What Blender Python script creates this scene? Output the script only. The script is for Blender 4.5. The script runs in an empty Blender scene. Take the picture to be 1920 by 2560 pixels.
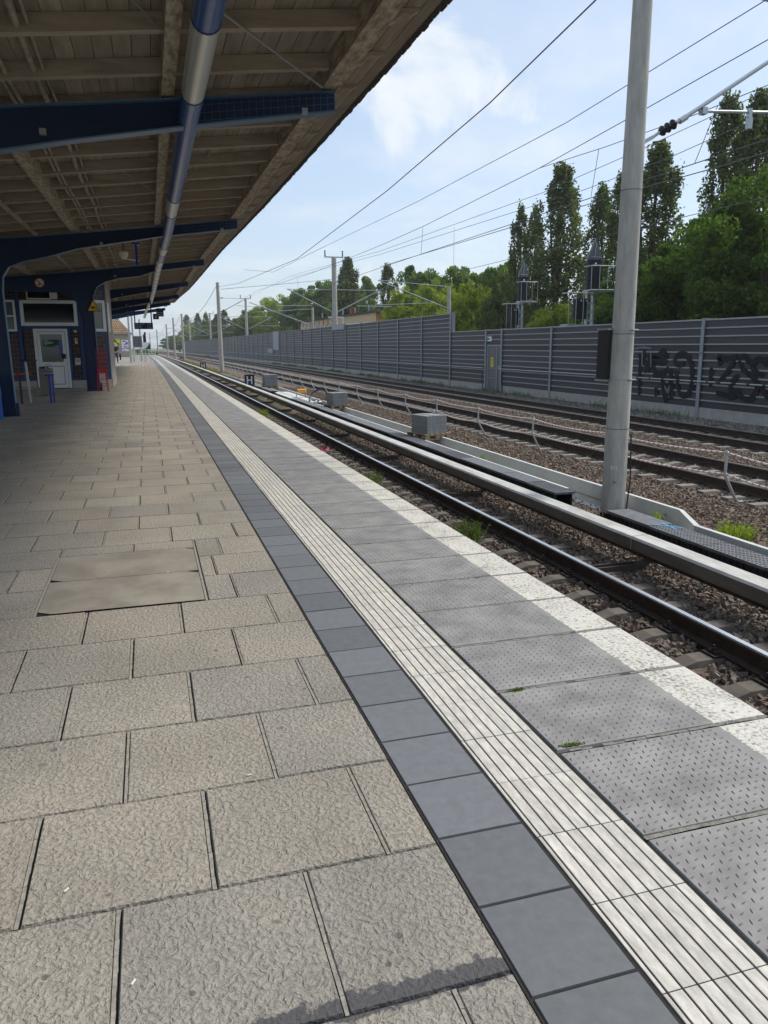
import bpy, bmesh, math, random
import numpy as np
from mathutils import Vector, Matrix
random.seed(7)
RNG = np.random.default_rng(11)
PI = math.pi
SC = bpy.context.scene
COL = SC.collection

# ------------------------------------------------------------------ camera
CAM_H = 1.45
cd = bpy.data.cameras.new('camera')
cd.sensor_fit = 'HORIZONTAL'; cd.sensor_width = 36.0; cd.lens = 35.93
cd.clip_start = 0.05; cd.clip_end = 6000
cam = bpy.data.objects.new('camera', cd); COL.objects.link(cam)
RM = Matrix(((0.957284, 0.066563, -0.281385), (-0.289097, 0.201684, -0.935813), (-0.00554, 0.977186, 0.212312)))
cam.matrix_world = Matrix.Translation((0, 0, CAM_H)) @ RM.to_4x4()
SC.camera = cam

# ------------------------------------------------------------------ world, sun, exposure
SUN_EL, SUN_AZ = 50.0, 80.0          # azimuth measured from +Y (along the tracks) towards +X
w = bpy.data.worlds.new('World'); SC.world = w; w.use_nodes = True
nt = w.node_tree; nt.nodes.clear()
def N(t, ty, **k):
    n = t.nodes.new(ty)
    for a, b in k.items(): setattr(n, a, b)
    return n
def L(t, a, b): t.links.new(a, b)
sky = N(nt, 'ShaderNodeTexSky', sky_type='NISHITA', sun_disc=False)
sky.sun_elevation = math.radians(SUN_EL); sky.sun_rotation = math.radians(SUN_AZ)
sky.air_density = 1.0; sky.dust_density = 1.6; sky.ozone_density = 1.3
bg = N(nt, 'ShaderNodeBackground'); bg.inputs[1].default_value = 0.11
out = N(nt, 'ShaderNodeOutputWorld')
tc = N(nt, 'ShaderNodeTexCoord')
def vm(t, op, a, b=None):
    n = N(t, 'ShaderNodeVectorMath', operation=op); L(t, a, n.inputs[0])
    if b is not None:
        if isinstance(b, (tuple, list)): n.inputs[1].default_value = b
        else: L(t, b, n.inputs[1])
    return n
def ma(t, op, a, b=None, c=None, clamp=False):
    n = N(t, 'ShaderNodeMath', operation=op, use_clamp=clamp)
    for i, v in enumerate((a, b, c)):
        if v is None: continue
        if isinstance(v, (int, float)): n.inputs[i].default_value = v
        else: L(t, v, n.inputs[i])
    return n.outputs[0]
def ramp(t, fac, stops, interp='LINEAR'):
    n = N(t, 'ShaderNodeValToRGB'); n.color_ramp.interpolation = interp
    e = n.color_ramp.elements
    while len(e) < len(stops): e.new(0.5)
    for i, (p, c) in enumerate(stops):
        e[i].position = p; e[i].color = (*c, 1) if len(c) == 3 else c
    L(t, fac, n.inputs[0]); return n
def mixc(t, fac, a, b, mode='MIX'):
    n = N(t, 'ShaderNodeMix', data_type='RGBA', blend_type=mode)
    for s, v in ((0, fac), (6, a), (7, b)):
        if isinstance(v, (int, float)): n.inputs[s].default_value = v
        elif isinstance(v, tuple): n.inputs[s].default_value = (*v, 1) if len(v) == 3 else v
        else: L(t, v, n.inputs[s])
    return n.outputs[2]
# high thin cloud layer: the view direction is projected on a flat layer so clouds shrink towards the horizon
nrm = vm(nt, 'NORMALIZE', tc.outputs['Generated'])
sep = N(nt, 'ShaderNodeSeparateXYZ'); L(nt, nrm.outputs[0], sep.inputs[0])
zz = ma(nt, 'ADD', ma(nt, 'MAXIMUM', sep.outputs[2], 0.0), 0.10)
cx = ma(nt, 'DIVIDE', sep.outputs[0], zz); cy = ma(nt, 'DIVIDE', sep.outputs[1], zz)
cmb = N(nt, 'ShaderNodeCombineXYZ'); L(nt, cx, cmb.inputs[0]); L(nt, cy, cmb.inputs[1])
n1 = N(nt, 'ShaderNodeTexNoise'); n1.inputs['Scale'].default_value = 1.15; n1.inputs['Detail'].default_value = 9
n1.inputs['Roughness'].default_value = 0.56; n1.inputs['Distortion'].default_value = 0.25; L(nt, cmb.outputs[0], n1.inputs['Vector'])
# one large cumulus: distance of the direction to its middle
def blob(d, r0, r1):
    s = vm(nt, 'SUBTRACT', nrm.outputs[0], d); ln = N(nt, 'ShaderNodeVectorMath', operation='LENGTH'); L(nt, s.outputs[0], ln.inputs[0])
    mr = N(nt, 'ShaderNodeMapRange', interpolation_type='SMOOTHSTEP'); mr.inputs[1].default_value = r0; mr.inputs[2].default_value = r1
    mr.inputs[3].default_value = 1; mr.inputs[4].default_value = 0; L(nt, ln.outputs['Value'], mr.inputs[0]); return mr.outputs[0]
def pdir(px, py):
    v = RM @ Vector((px - 960, -(py - 1280), -1916.3)); v.normalize(); return tuple(v)
B = [(pdir(1110, 130), 0.0, 0.17), (pdir(1000, 40), 0.0, 0.15), (pdir(1280, 230), 0.0, 0.07), (pdir(980, 300), 0.0, 0.075), (pdir(1090, 250), 0.0, .07)]
bl = None
for d, r0, r1 in B:
    b_ = blob(d, r0, r1); bl = b_ if bl is None else ma(nt, 'MAXIMUM', bl, b_)
n2 = N(nt, 'ShaderNodeTexNoise'); n2.inputs['Scale'].default_value = 7; n2.inputs['Detail'].default_value = 12
n2.inputs['Roughness'].default_value = 0.6; n2.inputs['Distortion'].default_value = 0.4; L(nt, nrm.outputs[0], n2.inputs['Vector'])
cum = ma(nt, 'ADD', bl, ma(nt, 'MULTIPLY', ma(nt, 'SUBTRACT', n2.outputs[0], 0.5), 4.2))
cumr = N(nt, 'ShaderNodeMapRange', interpolation_type='SMOOTHSTEP'); cumr.inputs[1].default_value = 0.25; cumr.inputs[2].default_value = 1.15; L(nt, cum, cumr.inputs[0])
lay = N(nt, 'ShaderNodeMapRange', interpolation_type='SMOOTHSTEP'); lay.inputs[1].default_value = 0.42; lay.inputs[2].default_value = 0.75
lay.inputs[4].default_value = 0.55; L(nt, n1.outputs[0], lay.inputs[0])
cl = ma(nt, 'MAXIMUM', ma(nt, 'MULTIPLY', cumr.outputs[0], 0.78), lay.outputs[0])
shade = ramp(nt, n2.outputs[0], [(0.36, (3.5, 3.9, 4.4)), (0.62, (4.7, 4.85, 4.95))])
base_sky = mixc(nt, 0.62, sky.outputs[0], (2.65, 3.2, 3.95))       # thin veil of haze over the whole sky
L(nt, mixc(nt, cl, base_sky, shade.outputs[0]), bg.inputs[0]); L(nt, bg.outputs[0], out.inputs[0])

sd = bpy.data.lights.new('sun', 'SUN'); sd.energy = 2.05; sd.angle = math.radians(15); sd.color = (1, 0.95, 0.87)
so = bpy.data.objects.new('sun', sd); COL.objects.link(so)
az, el = math.radians(SUN_AZ), math.radians(SUN_EL)
sdir = Vector((math.sin(az) * math.cos(el), math.cos(az) * math.cos(el), math.sin(el)))
so.rotation_euler = sdir.to_track_quat('Z', 'Y').to_euler(); so.location = sdir * 50
SC.view_settings.view_transform = 'Standard'; SC.view_settings.look = 'None'
SC.view_settings.exposure = 0.95; SC.view_settings.gamma = 1.0

# ------------------------------------------------------------------ materials
def mat(name, col, rough=0.8, metal=0.0, var=0.0, vscale=3.0, island=0.0, bump=0.0, bscale=40.0, bdist=0.01,
        col2=None, spec=0.4, coords='Position', stretch=None):
    m = bpy.data.materials.new(name); m.use_nodes = True
    t = m.node_tree; p = t.nodes['Principled BSDF']
    p.inputs['Roughness'].default_value = rough; p.inputs['Metallic'].default_value = metal
    p.inputs['Specular IOR Level'].default_value = spec
    p.inputs['Base Color'].default_value = (*col, 1)
    if not (var or island or bump or col2): return m
    g = N(t, 'ShaderNodeNewGeometry'); pos = g.outputs['Position']
    if stretch: pos = vm(t, 'MULTIPLY', pos, stretch).outputs[0]
    c = col
    if col2 or var:
        n = N(t, 'ShaderNodeTexNoise'); n.inputs['Scale'].default_value = vscale; n.inputs['Detail'].default_value = 6
        n.inputs['Roughness'].default_value = 0.65; L(t, pos, n.inputs['Vector'])
        if col2:
            r = ramp(t, n.outputs[0], [(0.36, col), (0.64, col2)]); c = r.outputs[0]
        else:
            r = ramp(t, n.outputs[0], [(0.3, tuple(x * (1 - var) for x in col)), (0.7, tuple(min(1, x * (1 + var)) for x in col))]); c = r.outputs[0]
    if island:
        r = ramp(t, g.outputs['Random Per Island'], [(0, (1 - island,) * 3), (1, (1 + island,) * 3)])
        c = mixc(t, 1.0, c, r.outputs[0], 'MULTIPLY')
    if not isinstance(c, tuple): L(t, c, p.inputs['Base Color'])
    if bump:
        n = N(t, 'ShaderNodeTexNoise'); n.inputs['Scale'].default_value = bscale; n.inputs['Detail'].default_value = 4; L(t, pos, n.inputs['Vector'])
        b = N(t, 'ShaderNodeBump'); b.inputs['Strength'].default_value = bump; b.inputs['Distance'].default_value = bdist
        L(t, n.outputs[0], b.inputs['Height']); L(t, b.outputs[0], p.inputs['Normal'])
    return m

def slab_mat():
    m = bpy.data.materials.new('wrinkled_slab'); m.use_nodes = True
    t = m.node_tree; p = t.nodes['Principled BSDF']; p.inputs['Roughness'].default_value = 0.78; p.inputs['Specular IOR Level'].default_value = 0.35
    g = N(t, 'ShaderNodeNewGeometry'); pos = g.outputs['Position']
    big = N(t, 'ShaderNodeTexNoise'); big.inputs['Scale'].default_value = 1.6; big.inputs['Detail'].default_value = 5; L(t, pos, big.inputs['Vector'])
    c = ramp(t, big.outputs[0], [(0.3, (0.232, 0.212, 0.180)), (0.55, (0.290, 0.267, 0.228)), (0.72, (0.325, 0.282, 0.232))]).outputs[0]
    r = ramp(t, g.outputs['Random Per Island'], [(0, (0.88, 0.88, 0.88)), (0.35, (1.0, .99, .97)), (0.7, (1.04, .99, .93)), (1, (1.14, 1.12, 1.08))])
    c = mixc(t, 1.0, c, r.outputs[0], 'MULTIPLY')
    fine = N(t, 'ShaderNodeTexNoise'); fine.inputs['Scale'].default_value = 320; fine.inputs['Detail'].default_value = 2; L(t, pos, fine.inputs['Vector'])
    c = mixc(t, 1.0, c, ramp(t, fine.outputs[0], [(0.35, (0.86,) * 3), (0.65, (1.14,) * 3)]).outputs[0], 'MULTIPLY')
    # wormy cast relief: smooth voronoi edges + noise
    dn = N(t, 'ShaderNodeTexNoise'); dn.inputs['Scale'].default_value = 26; dn.inputs['Detail'].default_value = 2; L(t, pos, dn.inputs['Vector'])
    off = vm(t, 'SCALE', dn.outputs['Color']); off.inputs['Scale'].default_value = 0.035
    wp = vm(t, 'ADD', pos, off.outputs[0])
    a = N(t, 'ShaderNodeTexNoise'); a.inputs['Scale'].default_value = 66; a.inputs['Detail'].default_value = 2.5; a.inputs['Roughness'].default_value = 0.5; L(t, wp.outputs[0], a.inputs['Vector'])
    rid = ma(t, 'MULTIPLY', ma(t, 'SUBTRACT', a.outputs[0], 0.33), 2.9, clamp=True)
    h = ma(t, 'ADD', ma(t, 'MULTIPLY', rid, 0.8), ma(t, 'MULTIPLY', fine.outputs[0], 0.18))
    c = mixc(t, ma(t, 'MULTIPLY', ma(t, 'SUBTRACT', 0.75, rid, clamp=True), 0.55), c, (0.12, 0.11, 0.095))
    # wet looking spill and chewing gum spots
    sx = N(t, 'ShaderNodeSeparateXYZ'); L(t, pos, sx.inputs[0])
    u = ma(t, 'SUBTRACT', sx.outputs[1], ma(t, 'ADD', ma(t, 'MULTIPLY', sx.outputs[0], 0.03), 1.395))
    nz = N(t, 'ShaderNodeTexNoise'); nz.inputs['Scale'].default_value = 16; nz.inputs['Detail'].default_value = 5; L(t, pos, nz.inputs['Vector'])
    wid = ma(t, 'ADD', ma(t, 'ABSOLUTE', u), ma(t, 'MULTIPLY', ma(t, 'SUBTRACT', nz.outputs[0], 0.5), 0.16))
    st = N(t, 'ShaderNodeMapRange'); st.inputs[1].default_value = 0.030; st.inputs[2].default_value = 0.040; st.inputs[3].default_value = 1; st.inputs[4].default_value = 0; L(t, wid, st.inputs[0])
    lim = ma(t, 'MULTIPLY', ma(t, 'GREATER_THAN', sx.outputs[0], 0.10), ma(t, 'LESS_THAN', ma(t, 'ABSOLUTE', u), 0.2))
    stain = ma(t, 'MULTIPLY', st.outputs[0], lim)
    for (gx, gy, gr) in ((0.505, 1.58, .011), (0.455, 1.50, .009), (0.33, 1.36, .010), (-0.43, 2.82, .014), (-0.1, 2.07, .008), (0.12, 2.6, .009), (0.55, 3.05, .010),
                         (-0.6, 2.3, .008), (-0.33, 1.7, .009), (0.22, 3.6, .011), (-0.2, 1.95, .007), (0.0, 1.55, .008)):
        dd = N(t, 'ShaderNodeVectorMath', operation='DISTANCE'); L(t, pos, dd.inputs[0]); dd.inputs[1].default_value = (gx, gy, 0)
        k = N(t, 'ShaderNodeMapRange'); k.inputs[1].default_value = gr * .8; k.inputs[2].default_value = gr * 1.15; k.inputs[3].default_value = .7; k.inputs[4].default_value = 0
        L(t, dd.outputs['Value'], k.inputs[0]); stain = ma(t, 'MAXIMUM', stain, k.outputs[0])
    gv = N(t, 'ShaderNodeTexVoronoi'); gv.inputs['Scale'].default_value = 3.4; L(t, pos, gv.inputs['Vector'])
    gs = ma(t, 'MULTIPLY', ma(t, 'LESS_THAN', ma(t, 'ADD', gv.outputs['Distance'], ma(t, 'MULTIPLY', dn.outputs[0], .03)), .058), .55)
    stain = ma(t, 'MAXIMUM', stain, gs)
    c = mixc(t, ma(t, 'MULTIPLY', stain, 0.92), c, (0.055, 0.054, 0.057))
    L(t, c, p.inputs['Base Color'])
    h = ma(t, 'MULTIPLY', h, ma(t, 'SUBTRACT', 1.0, ma(t, 'MULTIPLY', stain, 0.5)))
    b = N(t, 'ShaderNodeBump'); b.inputs['Strength'].default_value = 1.0; b.inputs['Distance'].default_value = 0.0070
    L(t, h, b.inputs['Height']); L(t, b.outputs[0], p.inputs['Normal'])
    return m

def edge_mat():
    m = bpy.data.materials.new('chipped_white_paint'); m.use_nodes = True
    t = m.node_tree; p = t.nodes['Principled BSDF']; p.inputs['Roughness'].default_value = 0.75
    g = N(t, 'ShaderNodeNewGeometry'); pos = g.outputs['Position']
    n = N(t, 'ShaderNodeTexNoise'); n.inputs['Scale'].default_value = 55; n.inputs['Detail'].default_value = 6; n.inputs['Roughness'].default_value = 0.7; L(t, pos, n.inputs['Vector'])
    n2_ = N(t, 'ShaderNodeTexNoise'); n2_.inputs['Scale'].default_value = 5; n2_.inputs['Detail'].default_value = 4; L(t, pos, n2_.inputs['Vector'])
    f = ma(t, 'ADD', n.outputs[0], ma(t, 'MULTIPLY', ma(t, 'SUBTRACT', n2_.outputs[0], 0.5), 0.35))
    c = ramp(t, f, [(0.37, (0.16, 0.15, 0.135)), (0.43, (0.38, 0.365, 0.32)), (0.52, (0.53, 0.51, 0.45)), (0.75, (0.62, 0.60, 0.54))]).outputs[0]
    vo = N(t, 'ShaderNodeTexVoronoi'); vo.inputs['Scale'].default_value = 20; L(t, vm(t, 'MULTIPLY', pos, (1, 1.5, 1)).outputs[0], vo.inputs['Vector'])
    pit = ma(t, 'MULTIPLY', ma(t, 'LESS_THAN', vo.outputs['Distance'], ma(t, 'MULTIPLY', n.outputs[0], .42)), ma(t, 'GREATER_THAN', n2_.outputs[0], .53))
    c = mixc(t, ma(t, 'MULTIPLY', pit, .85), c, (0.15, 0.14, 0.125))
    sxe = N(t, 'ShaderNodeSeparateXYZ'); L(t, pos, sxe.inputs[0])
    rag = ma(t, 'LESS_THAN', ma(t, 'ADD', sxe.outputs[0], ma(t, 'MULTIPLY', ma(t, 'SUBTRACT', n.outputs[0], .5), .05)), 2.024)
    near = ma(t, 'LESS_THAN', sxe.outputs[1], 40)
    c = mixc(t, ma(t, 'MULTIPLY', rag, near), c, (0.20, 0.195, 0.185))
    L(t, c, p.inputs['Base Color'])
    b = N(t, 'ShaderNodeBump'); b.inputs['Strength'].default_value = 0.7; b.inputs['Distance'].default_value = 0.003
    L(t, f, b.inputs['Height']); L(t, b.outputs[0], p.inputs['Normal'])
    return m

def leaf_mat(name, a, b_, trans=0.35):
    m = bpy.data.materials.new(name); m.use_nodes = True; t = m.node_tree; t.nodes.clear()
    o = N(t, 'ShaderNodeOutputMaterial'); g = N(t, 'ShaderNodeNewGeometry')
    c = ramp(t, g.outputs['Random Per Island'], [(0, a), (1, b_)]).outputs[0]
    d = N(t, 'ShaderNodeBsdfDiffuse'); tr = N(t, 'ShaderNodeBsdfTranslucent'); L(t, c, d.inputs[0])
    L(t, mixc(t, 1.0, c, (1.2, 1.25, 0.55), 'MULTIPLY'), tr.inputs[0])
    mx = N(t, 'ShaderNodeMixShader'); mx.inputs[0].default_value = trans; L(t, d.outputs[0], mx.inputs[1]); L(t, tr.outputs[0], mx.inputs[2])
    L(t, mx.outputs[0], o.inputs[0]); return m

M = {}
M['slab'] = slab_mat()
M['edge'] = edge_mat()
M['grit_shade'] = mat('joint_dirt_groove_shade', (0.022, 0.02, 0.018), 0.95, var=.4, vscale=30)  # joint dirt; in the rib grooves it also carries painted shade
M['mortar'] = mat('sand_joint', (0.25, 0.23, 0.195), 0.95, var=.35, vscale=60, bump=.6, bscale=200, bdist=.004)
M['jfill'] = mat('grey_joint_fill', (0.19, 0.18, 0.155), 0.95, var=.4, vscale=40, bump=.6, bscale=200, bdist=.004)
M['tile'] = mat('dark_guiding_tile', (0.118, 0.124, 0.132), 0.62, var=.13, vscale=24, island=.16, bump=.25, bscale=420, bdist=.0015)
M['tact'] = mat('white_ribbed_tile', (0.46, 0.435, 0.385), 0.7, island=.09, var=.26, vscale=30, stretch=(1.6, .5, 1), bump=.3, bscale=300, bdist=.0015)
M['plate'] = mat('studded_concrete', (0.155, 0.151, 0.142), 0.6, col2=(0.26, 0.254, 0.24), vscale=4.5, bump=.25, bscale=260, bdist=.0015)
M['stud'] = mat('shaded_stud', (0.125, 0.124, 0.122), 0.5)  # darker than the slab: the studs' shadow side put into the colour
M['cover'] = mat('rusty_tan_steel', (0.185, 0.163, 0.132), 0.6, col2=(0.27, 0.24, 0.195), vscale=3.5, bump=.2, bscale=200, bdist=.001)
M['conc'] = mat('grey_concrete', (0.36, 0.35, 0.32), 0.85, var=.18, vscale=4, bump=.25, bscale=60, bdist=.004)
M['conc_new'] = mat('pale_concrete', (0.52, 0.53, 0.50), 0.8, var=.10, vscale=3, bump=.15, bscale=60, bdist=.003)
M['mast'] = mat('spun_concrete', (0.40, 0.385, 0.345), 0.85, var=.22, vscale=3.5, bump=.2, bscale=90, bdist=.003, stretch=(3, 3, .7))
M['ballast'] = mat('ballast_bed', (0.085, 0.066, 0.052), 0.95, col2=(0.15, 0.115, 0.085), vscale=22, bump=1.0, bscale=26, bdist=.05)
M['ballast2'] = mat('brown_ballast_bed', (0.095, 0.072, 0.055), 0.95, col2=(0.19, 0.145, 0.11), vscale=20, bump=1.0, bscale=22, bdist=.05)
M['gravel'] = mat('wall_side_gravel', (0.17, 0.155, 0.125), 0.95, col2=(0.25, 0.235, 0.20), vscale=14, bump=.8, bscale=30, bdist=.03)
M['earth'] = mat('rough_ground', (0.06, 0.075, 0.03), 0.95, col2=(0.13, 0.12, 0.07), vscale=1.2)
M['rail'] = mat('rusty_rail', (0.050, 0.034, 0.027), 0.75, var=.3, vscale=9, spec=.25)
M['steel'] = mat('polished_rail_head', (0.78, 0.78, 0.78), 0.33, 1.0)
M['head2'] = mat('dull_rail_head', (0.20, 0.165, 0.135), 0.42, 0.7)
M['sleeper'] = mat('dirty_sleeper', (0.105, 0.09, 0.072), 0.9, var=.3, vscale=7, island=.2, bump=.3, bscale=80, bdist=.004)
M['sleeper2'] = mat('concrete_sleeper', (0.19, 0.175, 0.148), 0.9, var=.2, vscale=6, island=.15, bump=.3, bscale=80, bdist=.004)
M['clip'] = mat('rust_clip', (0.03, 0.022, 0.018), 0.7, 0.3)
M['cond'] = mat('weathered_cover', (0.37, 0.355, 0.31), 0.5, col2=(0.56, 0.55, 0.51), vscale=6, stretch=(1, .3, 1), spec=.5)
M['cond_side'] = mat('shaded_grimy_cover_side', (0.135, 0.115, 0.09), 0.6, var=.3, vscale=5, stretch=(1, .3, 2))  # same beige cover as the top; side shade and grime put into the colour
M['bracket'] = mat('brown_bracket', (0.06, 0.045, 0.035), 0.7, var=.2, vscale=9)
M['duct'] = mat('black_duct', (0.13, 0.133, 0.14), 0.55, var=.3, vscale=9, bump=.4, bscale=60, bdist=.004)
M['duct_s'] = mat('black_duct_side', (0.018, 0.018, 0.02), 0.6)
M['blue_dk'] = mat('dark_blue_paint', (0.009, 0.024, 0.075), 0.45, var=.2, vscale=4)
M['blue_lt'] = mat('blue_flange_paint', (0.08, 0.16, 0.27), 0.4)
M['blue_tr'] = mat('blue_trim_paint', (0.022, 0.050, 0.16), 0.45)
M['tube_b'] = mat('blue_tube_metal', (0.022, 0.080, 0.27), 0.25, 0.15, spec=.7)
M['tube_s'] = mat('lamp_lens', (0.62, 0.62, 0.60), 0.30, 0.55)
M['wood'] = mat('aged_boards', (0.265, 0.228, 0.180), 0.85, var=.28, vscale=2.2, island=.16, stretch=(5, .6, 1), bump=.3, bscale=30, bdist=.004)
M['joist'] = mat('aged_joist', (0.35, 0.30, 0.24), 0.85, var=.22, vscale=2.5, island=.10, stretch=(.7, 5, 5))
M['purlin'] = mat('peeling_beam', (0.50, 0.43, 0.33), 0.85, col2=(0.20, 0.155, 0.115), vscale=9, stretch=(2, .6, 2))
M['eave'] = mat('roof_edge', (0.05, 0.038, 0.03), 0.9, var=.3)
M['felt'] = mat('roofing_felt', (0.06, 0.058, 0.055), 0.9)
M['pipe'] = mat('painted_conduit', (0.30, 0.26, 0.20), 0.7, var=.35, vscale=9)
M['white'] = mat('white_frame', (0.70, 0.71, 0.70), 0.45)
M['whitew'] = mat('white_worn', (0.66, 0.65, 0.60), 0.6, var=.12)
M['glass'] = mat('dark_glass', (0.012, 0.016, 0.015), 0.08, spec=.8)
M['glass_g'] = mat('green_grey_glass', (0.075, 0.10, 0.078), 0.15, spec=.7)
M['poster_g'] = mat('green_poster', (0.03, 0.09, 0.03), 0.5)
M['brick'] = None
M['plinth'] = mat('plinth_render', (0.36, 0.33, 0.285), 0.9, var=.1)
M['black'] = mat('black_plastic', (0.012, 0.012, 0.014), 0.5)
M['navy'] = mat('navy_sign', (0.012, 0.018, 0.07), 0.4)
M['ink'] = mat('white_ink', (0.75, 0.78, 0.82), 0.6)
M['red'] = mat('red_enamel', (0.42, 0.018, 0.028), 0.4)
M['red2'] = mat('red_seat', (0.30, 0.022, 0.018), 0.45)
M['bblue'] = mat('bright_blue_enamel', (0.012, 0.026, 0.24), 0.35)
M['binblue'] = mat('blue_bin', (0.02, 0.12, 0.42), 0.5)
M['galv'] = mat('galvanised_steel', (0.42, 0.45, 0.47), 0.42, 0.6, var=.1)
M['alu'] = mat('grey_metal', (0.34, 0.35, 0.36), 0.4, 0.5)
M['binbr'] = mat('brown_bin', (0.17, 0.14, 0.115), 0.6)
M['yellow'] = mat('warning_yellow', (0.72, 0.42, 0.02), 0.5)
M['ypaper'] = mat('yellow_notice', (0.72, 0.66, 0.05), 0.6)
M['green'] = mat('sign_green', (0.01, 0.20, 0.12), 0.5)
M['orange'] = mat('amber_lamp', (0.85, 0.38, 0.02), 0.4)
M['crate'] = mat('grey_troughing', (0.24, 0.255, 0.25), 0.6, island=.10, var=.08)
M['pallet'] = mat('pallet_wood', (0.30, 0.21, 0.13), 0.85, var=.25, vscale=9)
M['npan'] = mat('anthracite_panel', (0.038, 0.039, 0.044), 0.55, var=.22, vscale=1.1, island=.35, stretch=(1, .5, 6))
M['nledge'] = mat('lit_grey_ledge', (0.31, 0.31, 0.315), 0.5)  # light from above put into the ledges' paler colour; door frame shares it
M['npost'] = mat('grey_post', (0.26, 0.28, 0.31), 0.5, var=.06)
M['ndoor'] = mat('grey_door', (0.13, 0.14, 0.145), 0.5, var=.08)
M['spray'] = mat('black_spray', (0.006, 0.007, 0.011), 0.75, var=.3, vscale=6)
M['spray2'] = mat('silver_spray', (0.16, 0.17, 0.19), 0.7, var=.3, vscale=6)
M['ochre'] = mat('ochre_render', (0.45, 0.33, 0.17), 0.9, var=.08)
M['beige'] = mat('beige_render', (0.36, 0.31, 0.26), 0.9, var=.06)
M['trunk'] = mat('bark', (0.07, 0.055, 0.04), 0.95, var=.3, vscale=6)
M['l_pop'] = leaf_mat('poplar_leaves', (0.062, 0.088, 0.036), (0.165, 0.205, 0.088), .38)
M['l_dark'] = leaf_mat('maple_leaves', (0.042, 0.080, 0.022), (0.115, 0.185, 0.048), .42)
M['l_mid'] = leaf_mat('broad_leaves', (0.080, 0.135, 0.042), (0.185, 0.265, 0.085), .42)
M['l_lt'] = leaf_mat('young_leaves', (0.15, 0.215, 0.034), (0.31, 0.38, 0.070), .48)
M['l_ol'] = leaf_mat('willow_leaves', (0.085, 0.115, 0.045), (0.15, 0.19, 0.075), .35)
M['grass'] = leaf_mat('grass_blades', (0.075, 0.125, 0.030), (0.17, 0.22, 0.06), .35)
M['dry'] = leaf_mat('dry_grass', (0.22, 0.17, 0.07), (0.30, 0.26, 0.11), .3)
M['wire'] = mat('catenary_wire', (0.11, 0.11, 0.125), 0.6, .4)
M['wire_p'] = mat('brown_feeder', (0.13, 0.085, 0.13), 0.6)
M['porc'] = mat('brown_insulator', (0.015, 0.013, 0.02), 0.25)
M['skin'] = mat('skin', (0.50, 0.30, 0.22), 0.6)
M['hair'] = mat('grey_hair', (0.45, 0.42, 0.38), 0.8)
M['jean'] = mat('denim', (0.035, 0.055, 0.12), 0.85)
M['shirt'] = mat('dark_shirt', (0.012, 0.016, 0.03), 0.85)
M['litter'] = mat('paper_scrap', (0.55, 0.52, 0.46), 0.8)
M['pink'] = mat('pink_wrapper', (0.42, 0.05, 0.10), 0.5)

def brick_mat(name, c1, c2, mort, bw, bh, axis='XZ'):
    m = bpy.data.materials.new(name); m.use_nodes = True; t = m.node_tree; p = t.nodes['Principled BSDF']; p.inputs['Roughness'].default_value = 0.35
    g = N(t, 'ShaderNodeNewGeometry'); s = N(t, 'ShaderNodeSeparateXYZ'); L(t, g.outputs['Position'], s.inputs[0])
    c = N(t, 'ShaderNodeCombineXYZ'); L(t, s.outputs[0] if axis == 'XZ' else s.outputs[1], c.inputs[0]); L(t, s.outputs[2], c.inputs[1])
    b = N(t, 'ShaderNodeTexBrick'); L(t, c.outputs[0], b.inputs['Vector'])
    b.inputs['Color1'].default_value = (*c1, 1); b.inputs['Color2'].default_value = (*c2, 1); b.inputs['Mortar'].default_value = (*mort, 1)
    b.inputs['Scale'].default_value = 1; b.inputs['Brick Width'].default_value = bw; b.inputs['Row Height'].default_value = bh; b.inputs['Mortar Size'].default_value = .006
    L(t, b.outputs['Color'], p.inputs['Base Color'])
    bp = N(t, 'ShaderNodeBump'); bp.invert = True; bp.inputs['Distance'].default_value = .004; L(t, b.outputs['Fac'], bp.inputs['Height']); L(t, bp.outputs[0], p.inputs['Normal'])
    return m
M['brick'] = brick_mat('oxblood_glazed_brick', (0.026, 0.009, 0.008), (0.050, 0.015, 0.012), (0.20, 0.15, 0.10), .25, .155)
M['brickY'] = brick_mat('ochre_brick', (0.44, 0.255, 0.075), (0.52, 0.31, 0.095), (0.42, 0.28, 0.11), .24, .08, 'YZ')

def band_mat(name, c1, c2, per, width, axis=1):
    m = bpy.data.materials.new(name); m.use_nodes = True; t = m.node_tree; p = t.nodes['Principled BSDF']; p.inputs['Roughness'].default_value = 0.6
    g = N(t, 'ShaderNodeNewGeometry'); s = N(t, 'ShaderNodeSeparateXYZ'); L(t, g.outputs['Position'], s.inputs[0])
    f = ma(t, 'LESS_THAN', ma(t, 'MODULO', ma(t, 'ADD', s.outputs[axis], 1000.0), per), width)
    L(t, mixc(t, f, c1, c2), p.inputs['Base Color']); return m
M['rope'] = band_mat('red_white_rope', (0.62, 0.60, 0.59), (0.42, 0.16, 0.15), .14, .04)

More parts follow.
